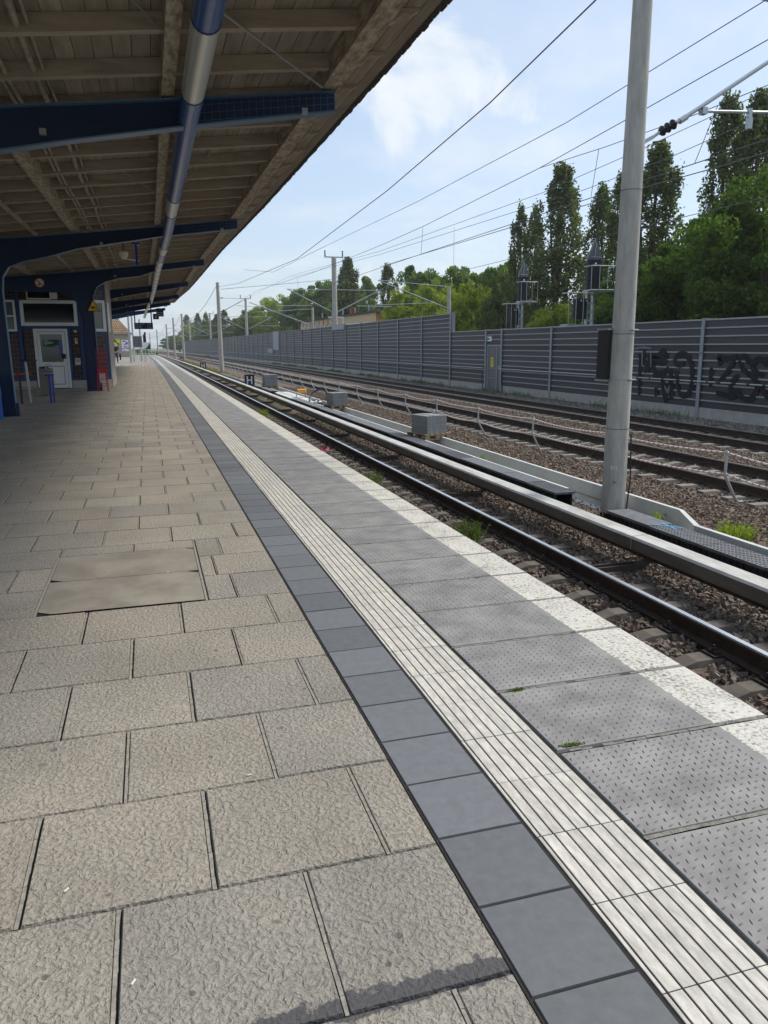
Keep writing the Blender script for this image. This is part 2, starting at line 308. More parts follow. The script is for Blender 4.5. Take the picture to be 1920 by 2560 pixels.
# ------------------------------------------------------------------ mesh helpers
class MB:
    def __init__(s): s.v = []; s.f = []; s.m = []
    def add(s, vs, fs, mi=0):
        o = len(s.v); s.v += [tuple(map(float, v)) for v in vs]
        for f in fs: s.f.append(tuple(i + o for i in f)); s.m.append(mi)
        return s
    def box(s, x0, x1, y0, y1, z0, z1, mi=0):
        return s.add([(x0, y0, z0), (x1, y0, z0), (x1, y1, z0), (x0, y1, z0), (x0, y0, z1), (x1, y0, z1), (x1, y1, z1), (x0, y1, z1)],
                     [(0, 3, 2, 1), (4, 5, 6, 7), (0, 1, 5, 4), (1, 2, 6, 5), (2, 3, 7, 6), (3, 0, 4, 7)], mi)
    def beam(s, p, q, w, h, up=(0, 0, 1), mi=0):
        p, q = Vector(p), Vector(q); d = (q - p).normalized(); upv = Vector(up)
        if abs(d.dot(upv)) > .98: upv = Vector((1, 0, 0))
        r = d.cross(upv).normalized() * w / 2; u = r.cross(d).normalized() * h / 2
        vs = [p - r - u, p + r - u, p + r + u, p - r + u, q - r - u, q + r - u, q + r + u, q - r + u]
        return s.add(vs, [(0, 1, 2, 3), (7, 6, 5, 4), (0, 4, 5, 1), (1, 5, 6, 2), (2, 6, 7, 3), (3, 7, 4, 0)], mi)
    def tube(s, pts, r, n=8, mi=0, cap=True):
        pts = [Vector(p) for p in pts]; rs = r if isinstance(r, (list, tuple)) else [r] * len(pts)
        o = len(s.v); prev = None
        for i, p in enumerate(pts):
            d = (pts[min(i + 1, len(pts) - 1)] - pts[max(i - 1, 0)]).normalized()
            a = Vector((0, 0, 1)) if abs(d.z) < .9 else Vector((1, 0, 0))
            if prev is not None: a = prev
            x = (a - d * a.dot(d)).normalized(); y = d.cross(x); prev = x
            for k in range(n):
                t = 2 * PI * k / n; s.v.append(tuple(p + (x * math.cos(t) + y * math.sin(t)) * rs[i]))
        for i in range(len(pts) - 1):
            for k in range(n):
                a = o + i * n + k; b = o + i * n + (k + 1) % n; s.f.append((a, b, b + n, a + n)); s.m.append(mi)
        if cap:
            s.f.append(tuple(o + k for k in range(n))[::-1]); s.m.append(mi)
            e = o + (len(pts) - 1) * n; s.f.append(tuple(e + k for k in range(n))); s.m.append(mi)
        return s
    def lathe(s, prof, n=20, cx=0, cy=0, mi=0):
        o = len(s.v)
        for r, z in prof:
            for k in range(n): s.v.append((cx + r * math.cos(2 * PI * k / n), cy + r * math.sin(2 * PI * k / n), z))
        for i in range(len(prof) - 1):
            for k in range(n):
                a = o + i * n + k; b = o + i * n + (k + 1) % n; s.f.append((a, b, b + n, a + n)); s.m.append(mi)
        s.f.append(tuple(o + k for k in range(n))[::-1]); s.m.append(mi)
        e = o + (len(prof) - 1) * n; s.f.append(tuple(e + k for k in range(n))); s.m.append(mi)
        return s
    def prism(s, poly, d, mi=0):
        """poly: 3D points of a planar outline, d: extrusion vector"""
        n = len(poly); d = Vector(d); vs = [Vector(p) for p in poly]; vs = vs + [v + d for v in vs]
        fs = [tuple(range(n))[::-1], tuple(range(n, 2 * n))] + [(i, (i + 1) % n, n + (i + 1) % n, n + i) for i in range(n)]
        return s.add(vs, fs, mi)
    def sweep(s, prof, path, mi=0, cap=True, mis=None):
        """prof: closed (x,z) outline, path: list of (dx, y, dz)"""
        o = len(s.v); n = len(prof)
        for dx, y, dz in path:
            for x, z in prof: s.v.append((x + dx, y, z + dz))
        for i in range(len(path) - 1):
            for k in range(n):
                a = o + i * n + k; b = o + i * n + (k + 1) % n; s.f.append((a, b, b + n, a + n)); s.m.append(mis[k] if mis else mi)
        if cap:
            s.f.append(tuple(o + k for k in range(n))); s.m.append(mi)
            e = o + (len(path) - 1) * n; s.f.append(tuple(e + k for k in range(n))[::-1]); s.m.append(mi)
        return s
    def build(s, name, mats, parent=None, smooth=False, bevel=0, label=None, cat=None, group=None, kind=None, world=True, keep=False, fix=True):
        vs = s.v; loc = Vector((0, 0, 0))
        if parent is None and not keep and vs:
            xs = [v[0] for v in vs]; ys = [v[1] for v in vs]; zs = [v[2] for v in vs]
            loc = Vector(((min(xs) + max(xs)) / 2, (min(ys) + max(ys)) / 2, min(zs)))
            vs = [(a - loc.x, b - loc.y, c - loc.z) for a, b, c in vs]
        elif parent is not None and world:
            wl = wloc(parent); vs = [(a - wl.x, b - wl.y, c - wl.z) for a, b, c in vs]
        me = bpy.data.meshes.new(name); me.from_pydata(vs, [], s.f)
        if not isinstance(mats, (list, tuple)): mats = [mats]
        for m_ in mats: me.materials.append(M[m_] if isinstance(m_, str) else m_)
        if len(mats) > 1: me.polygons.foreach_set('material_index', s.m)
        me.update()
        if fix:
            bm = bmesh.new(); bm.from_mesh(me); bmesh.ops.recalc_face_normals(bm, faces=bm.faces); bm.to_mesh(me); bm.free()
        if smooth:
            me.polygons.foreach_set('use_smooth', [True] * len(me.polygons))
            try: me.set_sharp_from_angle(angle=math.radians(35))
            except Exception: pass
        o = bpy.data.objects.new(name, me); COL.objects.link(o); o.location = loc
        if parent is not None: o.parent = parent
        if bevel:
            b = o.modifiers.new('bevel', 'BEVEL'); b.width = bevel; b.segments = 2; b.limit_method = 'ANGLE'
        tag(o, label, cat, group, kind); return o

def wloc(o):
    l = Vector(o.location)
    while o.parent: o = o.parent; l += Vector(o.location)
    return l
def tag(o, label=None, cat=None, group=None, kind=None):
    if label: o['label'] = label
    if cat: o['category'] = cat
    if group: o['group'] = group
    if kind: o['kind'] = kind
def thing(name, label, cat, loc=(0, 0, 0), rz=0, group=None):
    o = bpy.data.objects.new(name, None); COL.objects.link(o); o.location = loc; o.rotation_euler = (0, 0, rz)
    o.empty_display_size = .2; tag(o, label, cat, group); return o
def copy_tree(o, parent=None):
    c = o.copy(); COL.objects.link(c)
    if parent is not None: c.parent = parent
    for ch in [x for x in bpy.data.objects if x.parent == o]: copy_tree(ch, c)
    return c
def fast_mesh(name, V, F, mats, **k):
    """numpy mesh, F is (n,3) or (n,4)"""
    loc = np.array([(V[:, 0].min() + V[:, 0].max()) / 2, (V[:, 1].min() + V[:, 1].max()) / 2, V[:, 2].min()]) if k.get('parent') is None else np.array(wloc(k['parent'])) * (1 if k.get('world', True) else 0)
    V = V - loc
    me = bpy.data.meshes.new(name); nf, c = F.shape
    me.vertices.add(len(V)); me.vertices.foreach_set('co', V.astype(np.float32).ravel())
    me.loops.add(nf * c); me.loops.foreach_set('vertex_index', F.astype(np.int32).ravel())
    me.polygons.add(nf); me.polygons.foreach_set('loop_start', np.arange(0, nf * c, c, dtype=np.int32))
    if k.get('mi') is not None: me.polygons.foreach_set('material_index', k['mi'].astype(np.int32))
    for m_ in (mats if isinstance(mats, (list, tuple)) else [mats]): me.materials.append(M[m_])
    me.polygons.foreach_set('use_smooth', np.zeros(nf, dtype=bool)); me.update(calc_edges=True)
    o = bpy.data.objects.new(name, me); COL.objects.link(o)
    if k.get('parent') is not None: o.parent = k['parent']
    else: o.location = loc
    tag(o, k.get('label'), k.get('cat'), k.get('group'), k.get('kind')); return o

def cvx(y):                                    # the line bends gently to the left far away
    return -5.6e-5 * max(0.0, y - 20.0) ** 2
YS = [-6, 0, 5, 10, 20, 30, 40, 50, 60, 75, 90, 105, 120, 140, 160, 185, 210, 240, 280, 330, 390, 460]
def path(y0, y1, dx=0, dz=0):
    ys = [y0] + [y for y in YS if y0 < y < y1] + [y1]
    return [(dx + cvx(y), y, dz) for y in ys]
def text(body, size, loc, rot, m, parent, name='lettering', ext=.002, align='LEFT'):
    cu = bpy.data.curves.new(name, 'FONT'); cu.body = body; cu.size = size; cu.extrude = ext; cu.align_x = align
    tmp = bpy.data.objects.new('tmp', cu); COL.objects.link(tmp)
    me = bpy.data.meshes.new_from_object(tmp); bpy.data.objects.remove(tmp)
    me.materials.clear(); me.materials.append(M[m])
    o = bpy.data.objects.new(name, me); COL.objects.link(o); o.parent = parent
    o.location = Vector(loc) - wloc(parent); o.rotation_euler = rot; return o

# ------------------------------------------------------------------ the ground and track bed
MB().add([(-900, -200, -1.6), (900, -200, -1.6), (900, 1500, -1.6), (-900, 1500, -1.6)], [(0, 1, 2, 3)]).build('ground', 'earth', kind='structure')
def strip(name, xs, y0, y1, m):
    b = MB(); pth = path(y0, y1)
    for i in range(len(pth) - 1):
        for j in range(len(xs) - 1):
            (xa, za), (xb, zb) = xs[j], xs[j + 1]
            b.add([(xa + pth[i][0], pth[i][1], za), (xb + pth[i][0], pth[i][1], zb), (xb + pth[i + 1][0], pth[i + 1][1], zb), (xa + pth[i + 1][0], pth[i + 1][1], za)], [(0, 1, 2, 3)])
    return b.build(name, m, kind='structure', fix=False)
strip('track_bed', [(1.4, -1.30), (2.2, -1.19), (5.9, -1.19), (6.05, -1.22), (6.9, -1.22), (7.13, -1.24)], -6, 460, 'ballast')
strip('brown_track_bed', [(7.14, -1.12), (7.9, -1.06), (8.6, -1.13), (12.2, -1.13), (12.6, -1.13), (13.1, -1.13), (16.2, -1.13)], -6, 460, 'ballast2')
strip('gravel_verge', [(16.2, -1.14), (16.7, -.99), (17.7, -.96), (20, -1.1), (34, -1.59)], -6, 460, 'gravel')

# ------------------------------------------------------------------ platform
PE = 152.0
def cxp(y): return cvx(y)
b = MB(); b.sweep([(-9.5, -.011), (2.20, -.011), (2.20, -.30), (2.0, -.35), (2.0, -1.3), (-9.5, -1.3)], path(-4, PE)); b.build('platform', 'grit_shade', kind='structure')
def slabs():
    V = []; F = []; mort = MB()
    r0 = -8
    for r in range(r0, int((PE - 1.89) / .5)):
        y0 = 1.89 + .5 * r; y1 = y0 + .5
        ph = .08 if r % 2 == 0 else .33
        xs = []; x = ph + .5
        if x > .72: x -= .5
        xs = [.732]
        while x > -9.4: xs.append(x); x -= .5
        cells = [(xs[i + 1], xs[i], y0, y1) for i in range(len(xs) - 1)]
        if 4.3 < y0 < 5.5:
            cells = [c for c in cells if c[1] <= -.66 or c[0] >= .24]
            cut = [c for c in [(xs[i + 1], xs[i], y0, y1) for i in range(len(xs) - 1)] if c[0] < -.70 < c[1]]
            for c in cut: cells.append((c[0], -.70, y0, y1))
            cells = [c for c in cells if not (c[0] < -.70 < c[1] and c[1] > -.70 + 1e-6)]
            cells += [(.24, .42 if r % 2 else .34, y0, y1)] + [(.42 if r % 2 else .34, .732, y0, y1)]
            cells = [c for c in cells if not (c[0] >= .24 and c[0] < .5 and c[1] > .5 and c[0] not in (.42, .34, .24))]
            seen = set(); cc = []
            for c in cells:
                k = (round(c[0], 2), round(c[1], 2))
                if k not in seen and c[1] - c[0] > .03 and not (c[0] > .42 and c[1] <= .7321 and c[0] not in (.42, .34)): seen.add(k); cc.append(c)
            cells = cc
            if 5.3 < y0 < 5.5: cells += [(-.70, -.20, 5.66, y1), (-.20, .24, 5.66, y1)]
        for (a, c, p, q) in cells:
            if a < -9.4: continue
            gx, gy, bv = (.008 if c < .7 else .0025), .0028, .0045
            e = random.uniform(-.001, .001); cxx = cxp((p + q) / 2)
            xa, xb, ya, yb = a + gx + cxx, c - gx + cxx, p + gy, q - gy
            o = len(V); zt = e; zb = -.0105
            jt = [random.uniform(-.0015, .0015) for _ in range(4)]
            V += [(xa + bv, ya + bv, zt + jt[0]), (xb - bv, ya + bv, zt + jt[1]), (xb - bv, yb - bv, zt + jt[2]), (xa + bv, yb - bv, zt + jt[3]),
                  (xa, ya, zb), (xb, ya, zb), (xb, yb, zb), (xa, yb, zb)]
            F += [(o, o + 1, o + 2, o + 3), (o + 4, o + 5, o + 1, o), (o + 5, o + 6, o + 2, o + 1), (o + 6, o + 7, o + 3, o + 2), (o + 7, o + 4, o, o + 3)]
            if p < 40 and c < .7:
                m0 = random.choice((-.0068, -.0068, -.002)); m1 = m0 + .0105; ny = 9
                for i_ in range(ny):
                    y_a = p + .002 + (q - p - .004) * i_ / ny; y_b = p + .002 + (q - p - .004) * (i_ + 1) / ny; j1, j2 = random.uniform(-.0015, .0015), random.uniform(-.0015, .0015); zm = random.uniform(-.006, -.0035)
                    mort.add([(c + m0 + cxx, y_a, zm), (c + m1 + j1 + cxx, y_a, zm), (c + m1 + j2 + cxx, y_b, zm), (c + m0 + cxx, y_b, zm)], [(0, 1, 2, 3)])
    fast_mesh('paving_slabs', np.array(V), np.array(F), 'slab', kind='structure')
    mort.build('paving_joints', 'mortar', kind='structure', fix=False)
slabs()
def tiles(name, x0, x1, dy, y_off, m, y_end, gap=.0025, bv=.003, z=0.0, jz=.0008):
    V = []; F = []; y = y_off
    while y < y_end:
        c = cxp(y); e = random.uniform(-jz, jz) + z
        xa, xb, ya, yb = x0 + gap + c, x1 - gap + c, y + gap, y + dy - gap; o = len(V)
        V += [(xa + bv, ya + bv, e), (xb - bv, ya + bv, e), (xb - bv, yb - bv, e), (xa + bv, yb - bv, e), (xa, ya, -.010), (xb, ya, -.010), (xb, yb, -.010), (xa, yb, -.010)]
        F += [(o, o + 1, o + 2, o + 3), (o + 4, o + 5, o + 1, o), (o + 5, o + 6, o + 2, o + 1), (o + 6, o + 7, o + 3, o + 2), (o + 7, o + 4, o, o + 3)]
        y += dy
    return fast_mesh(name, np.array(V), np.array(F), m, kind='structure')
tiles('dark_tile_strip', .736, 1.018, .3005, -3.8, 'tile', PE)
def tactile():
    V = []; F = []; y = -3.9 + .04; nrib = 7; x0, x1 = 1.026, 1.322; pitch = (x1 - x0) / nrib
    # profile across one tile: ribs with narrow grooves
    while y < PE:
        c = cxp(y); e = random.uniform(-.0008, .0008); dxr = random.uniform(-.0012, .0012)
        ya, yb = y + .0018, y + .2995 - .0018
        RB = [1.025, 1.041, 1.082, 1.123, 1.164, 1.205, 1.246, 1.287, 1.322]
        for k in range(8):
            a = RB[k] + .0026 + c + dxr; d = RB[k + 1] - .0026 + c + dxr; o = len(V)
            for yy in (ya, yb):
                V += [(a, yy, -.0105), (a + .0008, yy, e), (d - .0008, yy, e), (d, yy, -.0105)]
            F += [(o, o + 1, o + 5, o + 4), (o + 1, o + 2, o + 6, o + 5), (o + 2, o + 3, o + 7, o + 6), (o, o + 3, o + 2, o + 1), (o + 4, o + 5, o + 6, o + 7)]
        y += .2995
    fast_mesh('tactile_strip', np.array(V), np.array(F), 'tact', kind='structure')
    d_ = MB(); d_.sweep([(.731, -.0045), (1.329, -.0045), (1.329, -.0095), (.731, -.0095)], path(-3.9, PE)); d_.build('joint_dirt_groove_shade', 'grit_shade', kind='structure')  # dark sheet: dirt in the joints, painted shade in the rib grooves
tactile()
def edge_slabs():
    V = []; F = []; MI = []; y = 2.25 - .519 * 12
    while y < PE:
        c = cxp(y); ya, yb = y + .010, y + .519 - .008; e = random.uniform(-.0006, .0004); bv = .005
        for (xa, xb, mi) in ((1.334 + c, 2.02 + c, 0), (2.02 + c, 2.27 + c, 1)):
            la = bv if mi == 0 else 0; lb = bv if mi == 1 else 0; o = len(V)
            V += [(xa + la, ya + bv, e), (xb - lb, ya + bv, e), (xb - lb, yb - bv, e), (xa + la, yb - bv, e), (xa, ya, -.014), (xb, ya, -.014), (xb, yb, -.014), (xa, yb, -.014)]
            F += [(o, o + 1, o + 2, o + 3), (o + 4, o + 5, o + 1, o), (o + 5, o + 6, o + 2, o + 1), (o + 6, o + 7, o + 3, o + 2), (o + 7, o + 4, o, o + 3)]; MI += [mi] * 5
            if mi == 1:
                V += [(xb, ya, -.12), (xb, yb, -.12)]; F += [(o + 5, o + 8, o + 9, o + 6)]; MI += [1]
        y += .519
    jb = MB(); y = 2.25 - .519 * 12
    while y < 60:
        c = cxp(y)
        for i_ in range(20):
            xa = 1.335 + i_ * .0467; a1, a2 = random.uniform(.002, .0075), random.uniform(.002, .0075); a3, a4 = random.uniform(.0085, .0125), random.uniform(.0085, .0125); zj = random.uniform(-.004, -.0005)
            if random.random() < .06: continue
            jb.add([(xa + c, y - a1, zj), (xa + .0467 + c, y - a2, zj), (xa + .0467 + c, y + a3, zj), (xa + c, y + a4, zj)], [(0, 1, 2, 3)])
        y += .519
    jb.build('edge_slab_joints', 'jfill', kind='structure', fix=False)
    V = np.array(V); F = np.array(F); MI = np.array(MI)
    fast_mesh('studded_edge_slabs', V, F[MI == 0], 'plate', kind='structure')
    keep = F[MI == 1]; fast_mesh('white_platform_edge', V, keep, 'edge', kind='structure')
    # raised lozenge studs, alternating direction
    P = []; pitch = .031
    for i in range(int(.665 / pitch)):
        for j in range(int((15 - 1.2) / pitch)):
            x = 1.352 + i * pitch; yy = 1.2 + j * pitch
            ph = (yy - 2.25) % .519
            if ph < .026 or ph > .495: continue
            P.append((x + random.uniform(-.001, .001), yy + random.uniform(-.001, .001), (i + j) % 2))
    P = np.array(P); n = len(P); a = np.where(P[:, 2] > 0, .35, PI / 2 - .25) + RNG.normal(0, .05, n)
    l, wd, h = .0132, .0036, .0032
    loc = np.array([(-l, 0, -.001), (0, -wd, 0), (l, 0, -.001), (0, wd, 0), (-l * .45, 0, h), (l * .45, 0, h)])
    ca, sa = np.cos(a)[:, None], np.sin(a)[:, None]
    Vx = P[:, 0:1] + loc[:, 0] * ca - loc[:, 1] * sa; Vy = P[:, 1:2] + loc[:, 0] * sa + loc[:, 1] * ca
    Vz = np.repeat(loc[None, :, 2], n, 0) - .0005
    VV = np.stack([Vx, Vy, Vz], -1).reshape(-1, 3)
    T = np.array([(0, 1, 4), (1, 5, 4), (1, 2, 5), (2, 3, 5), (3, 4, 5), (3, 0, 4)]); FF = (T[None] + 6 * np.arange(n)[:, None, None]).reshape(-1, 3)
    fast_mesh('edge_slab_studs', VV, FF, 'stud', kind='structure')
edge_slabs()
# two-part access cover let into the paving
cv = thing('access_cover', 'tan steel two-part access cover with dark corner notches, let into the slabs', 'access cover', (-.23, 5.0, 0))
for y0, y1 in ((4.405, 5.03), (5.036, 5.65)):
    mb = MB(); x0, x1 = -.685, .225; z = .002; c_ = .075
    mb.add([(x0 + (c_ if 1 else 0), y0, z), (x1, y0, z), (x1, y1 - .05, z), (x1 - c_, y1, z), (x0, y1, z), (x0, y0 + .05, z)], [(0, 1, 2, 3, 4, 5)])
    mb.build('cover_plate', 'cover', cv, fix=False)
    MB().add([(x0, y0, -.004), (x0 + c_, y0, -.004), (x0, y0 + .05, -.004)], [(0, 1, 2)]).build('lifting_notch', 'duct_s', cv, fix=False)
    MB().add([(x1, y1 - .05, -.004), (x1, y1, -.004), (x1 - c_, y1, -.004)], [(0, 1, 2)]).build('lifting_notch', 'duct_s', cv, fix=False)
fr = MB()
for (a, c, p, q) in ((-.705, -.689, 4.395, 5.665), (.229, .243, 4.395, 5.665), (-.689, .229, 5.653, 5.665)): fr.box(a, c, p, q, -.02, -.001)
fr.build('cover_frame', 'mortar', cv)

# ------------------------------------------------------------------ stones
def stones(name, x0, x1, y0, y1, n, s0, s1, zf, m, tracks, far_w=1.0):
    xs = RNG.uniform(x0, x1, n); ys = y0 + (y1 - y0) * RNG.uniform(0, 1, n) ** far_w
    keep = np.ones(n, bool)
    for (xa, xb, zr) in tracks:
        inside = (xs > xa) & (xs < xb); ph = np.mod(ys - .1, .6)
        on = inside & ((ph < .30)); keep &= ~(on & (RNG.uniform(0, 1, n) < .96))
    xs, ys = xs[keep], ys[keep]; n = len(xs)
    base = np.array([(-1, -1, -1), (1, -1, -1), (1, 1, -1), (-1, 1, -1), (-1, -1, 1), (1, -1, 1), (1, 1, 1), (-1, 1, 1)], float) * .55
    V = base[None] + RNG.normal(0, .22, (n, 8, 3))
    V[:, 4:, :2] *= RNG.uniform(.35, .9, (n, 1, 1))
    sz = RNG.uniform(s0, s1, (n, 1, 1)) * RNG.uniform(.65, 1.25, (n, 1, 3)); V *= sz
    a = RNG.uniform(0, 2 * PI, n); b_ = RNG.normal(0, .7, n); ca, sa, cb, sb = np.cos(a), np.sin(a), np.cos(b_), np.sin(b_)
    y_, z_ = V[:, :, 1] * cb[:, None] - V[:, :, 2] * sb[:, None], V[:, :, 1] * sb[:, None] + V[:, :, 2] * cb[:, None]
    x_ = V[:, :, 0] * ca[:, None] - y_ * sa[:, None]; y2 = V[:, :, 0] * sa[:, None] + y_ * ca[:, None]
    zz_ = np.array([zf(x) for x in xs]) + RNG.uniform(-.012, .028, n)
    W = np.stack([x_ + xs[:, None], y2 + ys[:, None], z_ + zz_[:, None]], -1).reshape(-1, 3)
    Q = np.array([(0, 3, 2, 1), (4, 5, 6, 7), (0, 1, 5, 4), (1, 2, 6, 5), (2, 3, 7, 6), (3, 0, 4, 7)]); F = (Q[None] + 8 * np.arange(n)[:, None, None]).reshape(-1, 4)
    return fast_mesh(name, W, F, m, kind='stuff', label=None)
def stone_mat(name, cols, rough=.9):
    m = bpy.data.materials.new(name); m.use_nodes = True; t = m.node_tree; p = t.nodes['Principled BSDF']; p.inputs['Roughness'].default_value = rough
    p.inputs['Specular IOR Level'].default_value = .3
    g = N(t, 'ShaderNodeNewGeometry'); k = len(cols)
    r = ramp(t, g.outputs['Random Per Island'], [(i / (k - 1), c) for i, c in enumerate(cols)])
    nn = N(t, 'ShaderNodeTexNoise'); nn.inputs['Scale'].default_value = 60; L(t, g.outputs['Position'], nn.inputs['Vector'])
    L(t, mixc(t, 1.0, r.outputs[0], ramp(t, nn.outputs[0], [(.35, (.75,) * 3), (.65, (1.2,) * 3)]).outputs[0], 'MULTIPLY'), p.inputs['Base Color']); return m
M['st1'] = stone_mat('dark_track_stone', [(.085, .066, .052), (.15, .122, .098), (.125, .085, .062), (.20, .175, .15), (.15, .098, .07), (.26, .23, .195)])
M['st2'] = stone_mat('rusty_track_stone', [(.10, .07, .05), (.19, .135, .095), (.13, .105, .085), (.25, .19, .14), (.21, .12, .07), (.28, .25, .21), (.12, .085, .06)])
M['st3'] = stone_mat('verge_stone', [(.10, .09, .075), (.19, .18, .155), (.13, .11, .085), (.27, .26, .24)])
def z2(x):
    if x < 7.9: return -1.12 + (x - 7.14) / .76 * .06
    if x < 8.6: return -1.06 - (x - 7.9) / .7 * .07
    return -1.13
def lab(o, l, c): tag(o, l, c); return o
lab(stones('ballast_stones', 2.3, 6.02, 2.2, 30, 52000, .026, .048, lambda x: -1.18, 'st1', [(2.55, 5.05, 0)], 1.15), 'dark crushed stone ballast around the nearest track', 'ballast')
lab(stones('ballast_stones', 6.55, 7.10, 4, 34, 3500, .018, .032, lambda x: -1.23, 'st1', []), 'dark crushed stone lying in the concrete cable trough', 'ballast')
lab(stones('ballast_stones', 7.2, 16.2, 7, 48, 85000, .024, .046, z2, 'st2', [(9.05, 11.75, 0), (13.45, 16.05, 0)], 1.25), 'rust brown crushed stone ballast under the two farther tracks', 'ballast')
lab(stones('verge_stones', 16.1, 17.4, 14, 60, 9000, .018, .036, lambda x: -1.13 + min(1, (x - 16.1) / .6) * .15, 'st3', []), 'fine pale gravel strip at the foot of the noise wall', 'gravel')

# ------------------------------------------------------------------ tracks
def rail_prof(x, zt, h=.172):
    # foot, web, head outline (closed, clockwise), returns profile and per-edge material (0 rust, 1 head)
    P_ = [(-.075, 0), (.075, 0), (.075, .012), (.012, .030), (.010, .115), (.034, .128), (.036, .160), (.026, .172), (-.026, .172), (-.036, .160), (-.034, .128), (-.010, .115), (-.012, .030), (-.075, .012)]
    mis = [0, 0, 0, 0, 0, 0, 1, 1, 1, 0, 0, 0, 0, 0]
    return [(x + a, zt - h + c) for a, c in P_], mis
def track(x0, zt, label, m_head, m_sleep, y0, n, seed, clips):
    t = thing('railway_track', label, 'railway track', (x0, y0, zt - .172))
    for s in (-.75, .75):
        pr, mi = rail_prof(x0 + s, zt); MB().sweep(pr, path(-5, 455), mis=mi).build('rail', ['rail', m_head], t, smooth=True)
    zs = zt - .172 - .004; stuff = MB(); protos = {}
    def sl(mb, y):
        c = cvx(y); pr = [(-1.3, -.09), (-1.3, .0), (-.95, .0), (-.42, .0), (-.28, -.035), (.28, -.035), (.42, .0), (.95, .0), (1.3, .0), (1.3, -.09)]
        # top narrower than the base
        for i in range(len(pr) - 1):
            (xa, za), (xb, zb) = pr[i], pr[i + 1]
            if xa == xb: continue
            X0, X1 = x0 + c + xa, x0 + c + xb
            mb.add([(X0, y - .085, zs + za), (X1, y - .085, zs + zb), (X1, y + .085, zs + zb), (X0, y + .085, zs + za), (X0, y - .14, zs - .16), (X1, y - .14, zs - .16), (X1, y + .14, zs - .16), (X0, y + .14, zs - .16)],
                   [(0, 1, 2, 3), (4, 5, 1, 0), (3, 2, 6, 7)])
        for xx in (-1.3, 1.3):
            X = x0 + c + xx; mb.add([(X, y - .085, zs), (X, y + .085, zs), (X, y + .14, zs - .16), (X, y - .14, zs - .16)], [(0, 1, 2, 3)])
    pm = None; cm = None
    for i in range(n):
        y = .25 + .6 * (int(y0 / .6) + i)
        if i < 100:
            if pm is None:
                mb = MB(); sl(mb, 0); pm = mb.build('sleeper', m_sleep, t, world=False, fix=False); pm.data.transform(Matrix.Translation((-x0, 0, -(zt - .172)))); o = pm
            else:
                o = pm.copy(); COL.objects.link(o); o.parent = t
            o.location = (cvx(y), y - y0, 0)
            if i < clips:
                if cm is None:
                    cm = []
                    for s in (-.75, .75):
                        mb = MB(); mb.box(s - .17, s + .17, -.085, .085, -.004, .014)
                        for q in (-1, 1):
                            mb.box(s + q * .085, s + q * .135, -.055, .055, .014, .034)
                            mb.lathe([(.020, .034), (.020, .062), (.012, .066), (.012, .085)], 6, s + q * .11, 0)
                        cm.append(mb.build('rail_fastening', 'clip', o, world=False))
                else:
                    for q_ in cm: k = q_.copy(); COL.objects.link(k); k.parent = o
        else:
            if y < 300: sl(stuff, y)
    o = stuff.build('far_sleepers', m_sleep, t, fix=False); o['kind'] = 'stuff'
    return t
track(3.80, -.96, 'nearest railway track, bright polished rail beside the white platform edge', 'steel', 'sleeper', 1.8, 260, 1, 34)
track(10.42, -.90, 'middle railway track, brown rails just behind the rope barrier', 'head2', 'sleeper2', 7.2, 260, 2, 40)
track(14.78, -.90, 'farthest railway track, running along the foot of the noise wall', 'head2', 'sleeper2', 12.0, 240, 3, 20)

# third rail under its protective cover
t = thing('conductor_rail', 'covered third rail with pale flat top on curved brackets beside the nearest track', 'conductor rail', (5.4, 3, -1.1))
joints = [2.8, 7.5, 12.25, 17.0, 21.75, 26.5, 31.2, 36, 41, 46, 51, 56, 61, 71, 81, 91, 106, 121, 141, 161, 191, 221, 261, 311, 371, 440]
for i in range(len(joints) - 1):
    pr = [(5.275, -.905), (5.275, -.775), (5.295, -.75), (5.50, -.742), (5.525, -.765), (5.53, -.905), (5.51, -.905), (5.505, -.775), (5.30, -.775), (5.295, -.905)]
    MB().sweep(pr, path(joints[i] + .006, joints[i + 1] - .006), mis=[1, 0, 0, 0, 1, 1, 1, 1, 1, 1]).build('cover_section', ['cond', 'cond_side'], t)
MB().sweep([(5.36, -.98), (5.44, -.98), (5.44, -.93), (5.415, -.92), (5.415, -.87), (5.44, -.85), (5.36, -.85), (5.385, -.87), (5.385, -.92), (5.36, -.93)], path(2.6, 440)).build('current_rail', 'rail', t)
for y in joints[1:16]:
    b = MB(); c = cvx(y)
    pts = [(5.51, -.79), (5.575, -.81), (5.605, -.88), (5.60, -.98), (5.56, -1.05), (5.48, -1.10), (5.36, -1.12)]
    b.sweep([(pts[k][0] + c, pts[k][1]) for k in range(7)] + [(pts[k][0] + c - .022 * (1 if k < 4 else .6), pts[k][1] + .03 * (0 if k < 3 else 1)) for k in range(6, -1, -1)], [(0, y - .07, 0), (0, y + .07, 0)])
    for dy in (-.06, .06): b.box(4.72 + c, 5.45 + c, y + dy - .012, y + dy + .012, -1.16, -1.075)
    b.box(5.495 + c, 5.60 + c, y - .10, y + .10, -.93, -.90); b.build('support_bracket', 'bracket', t)

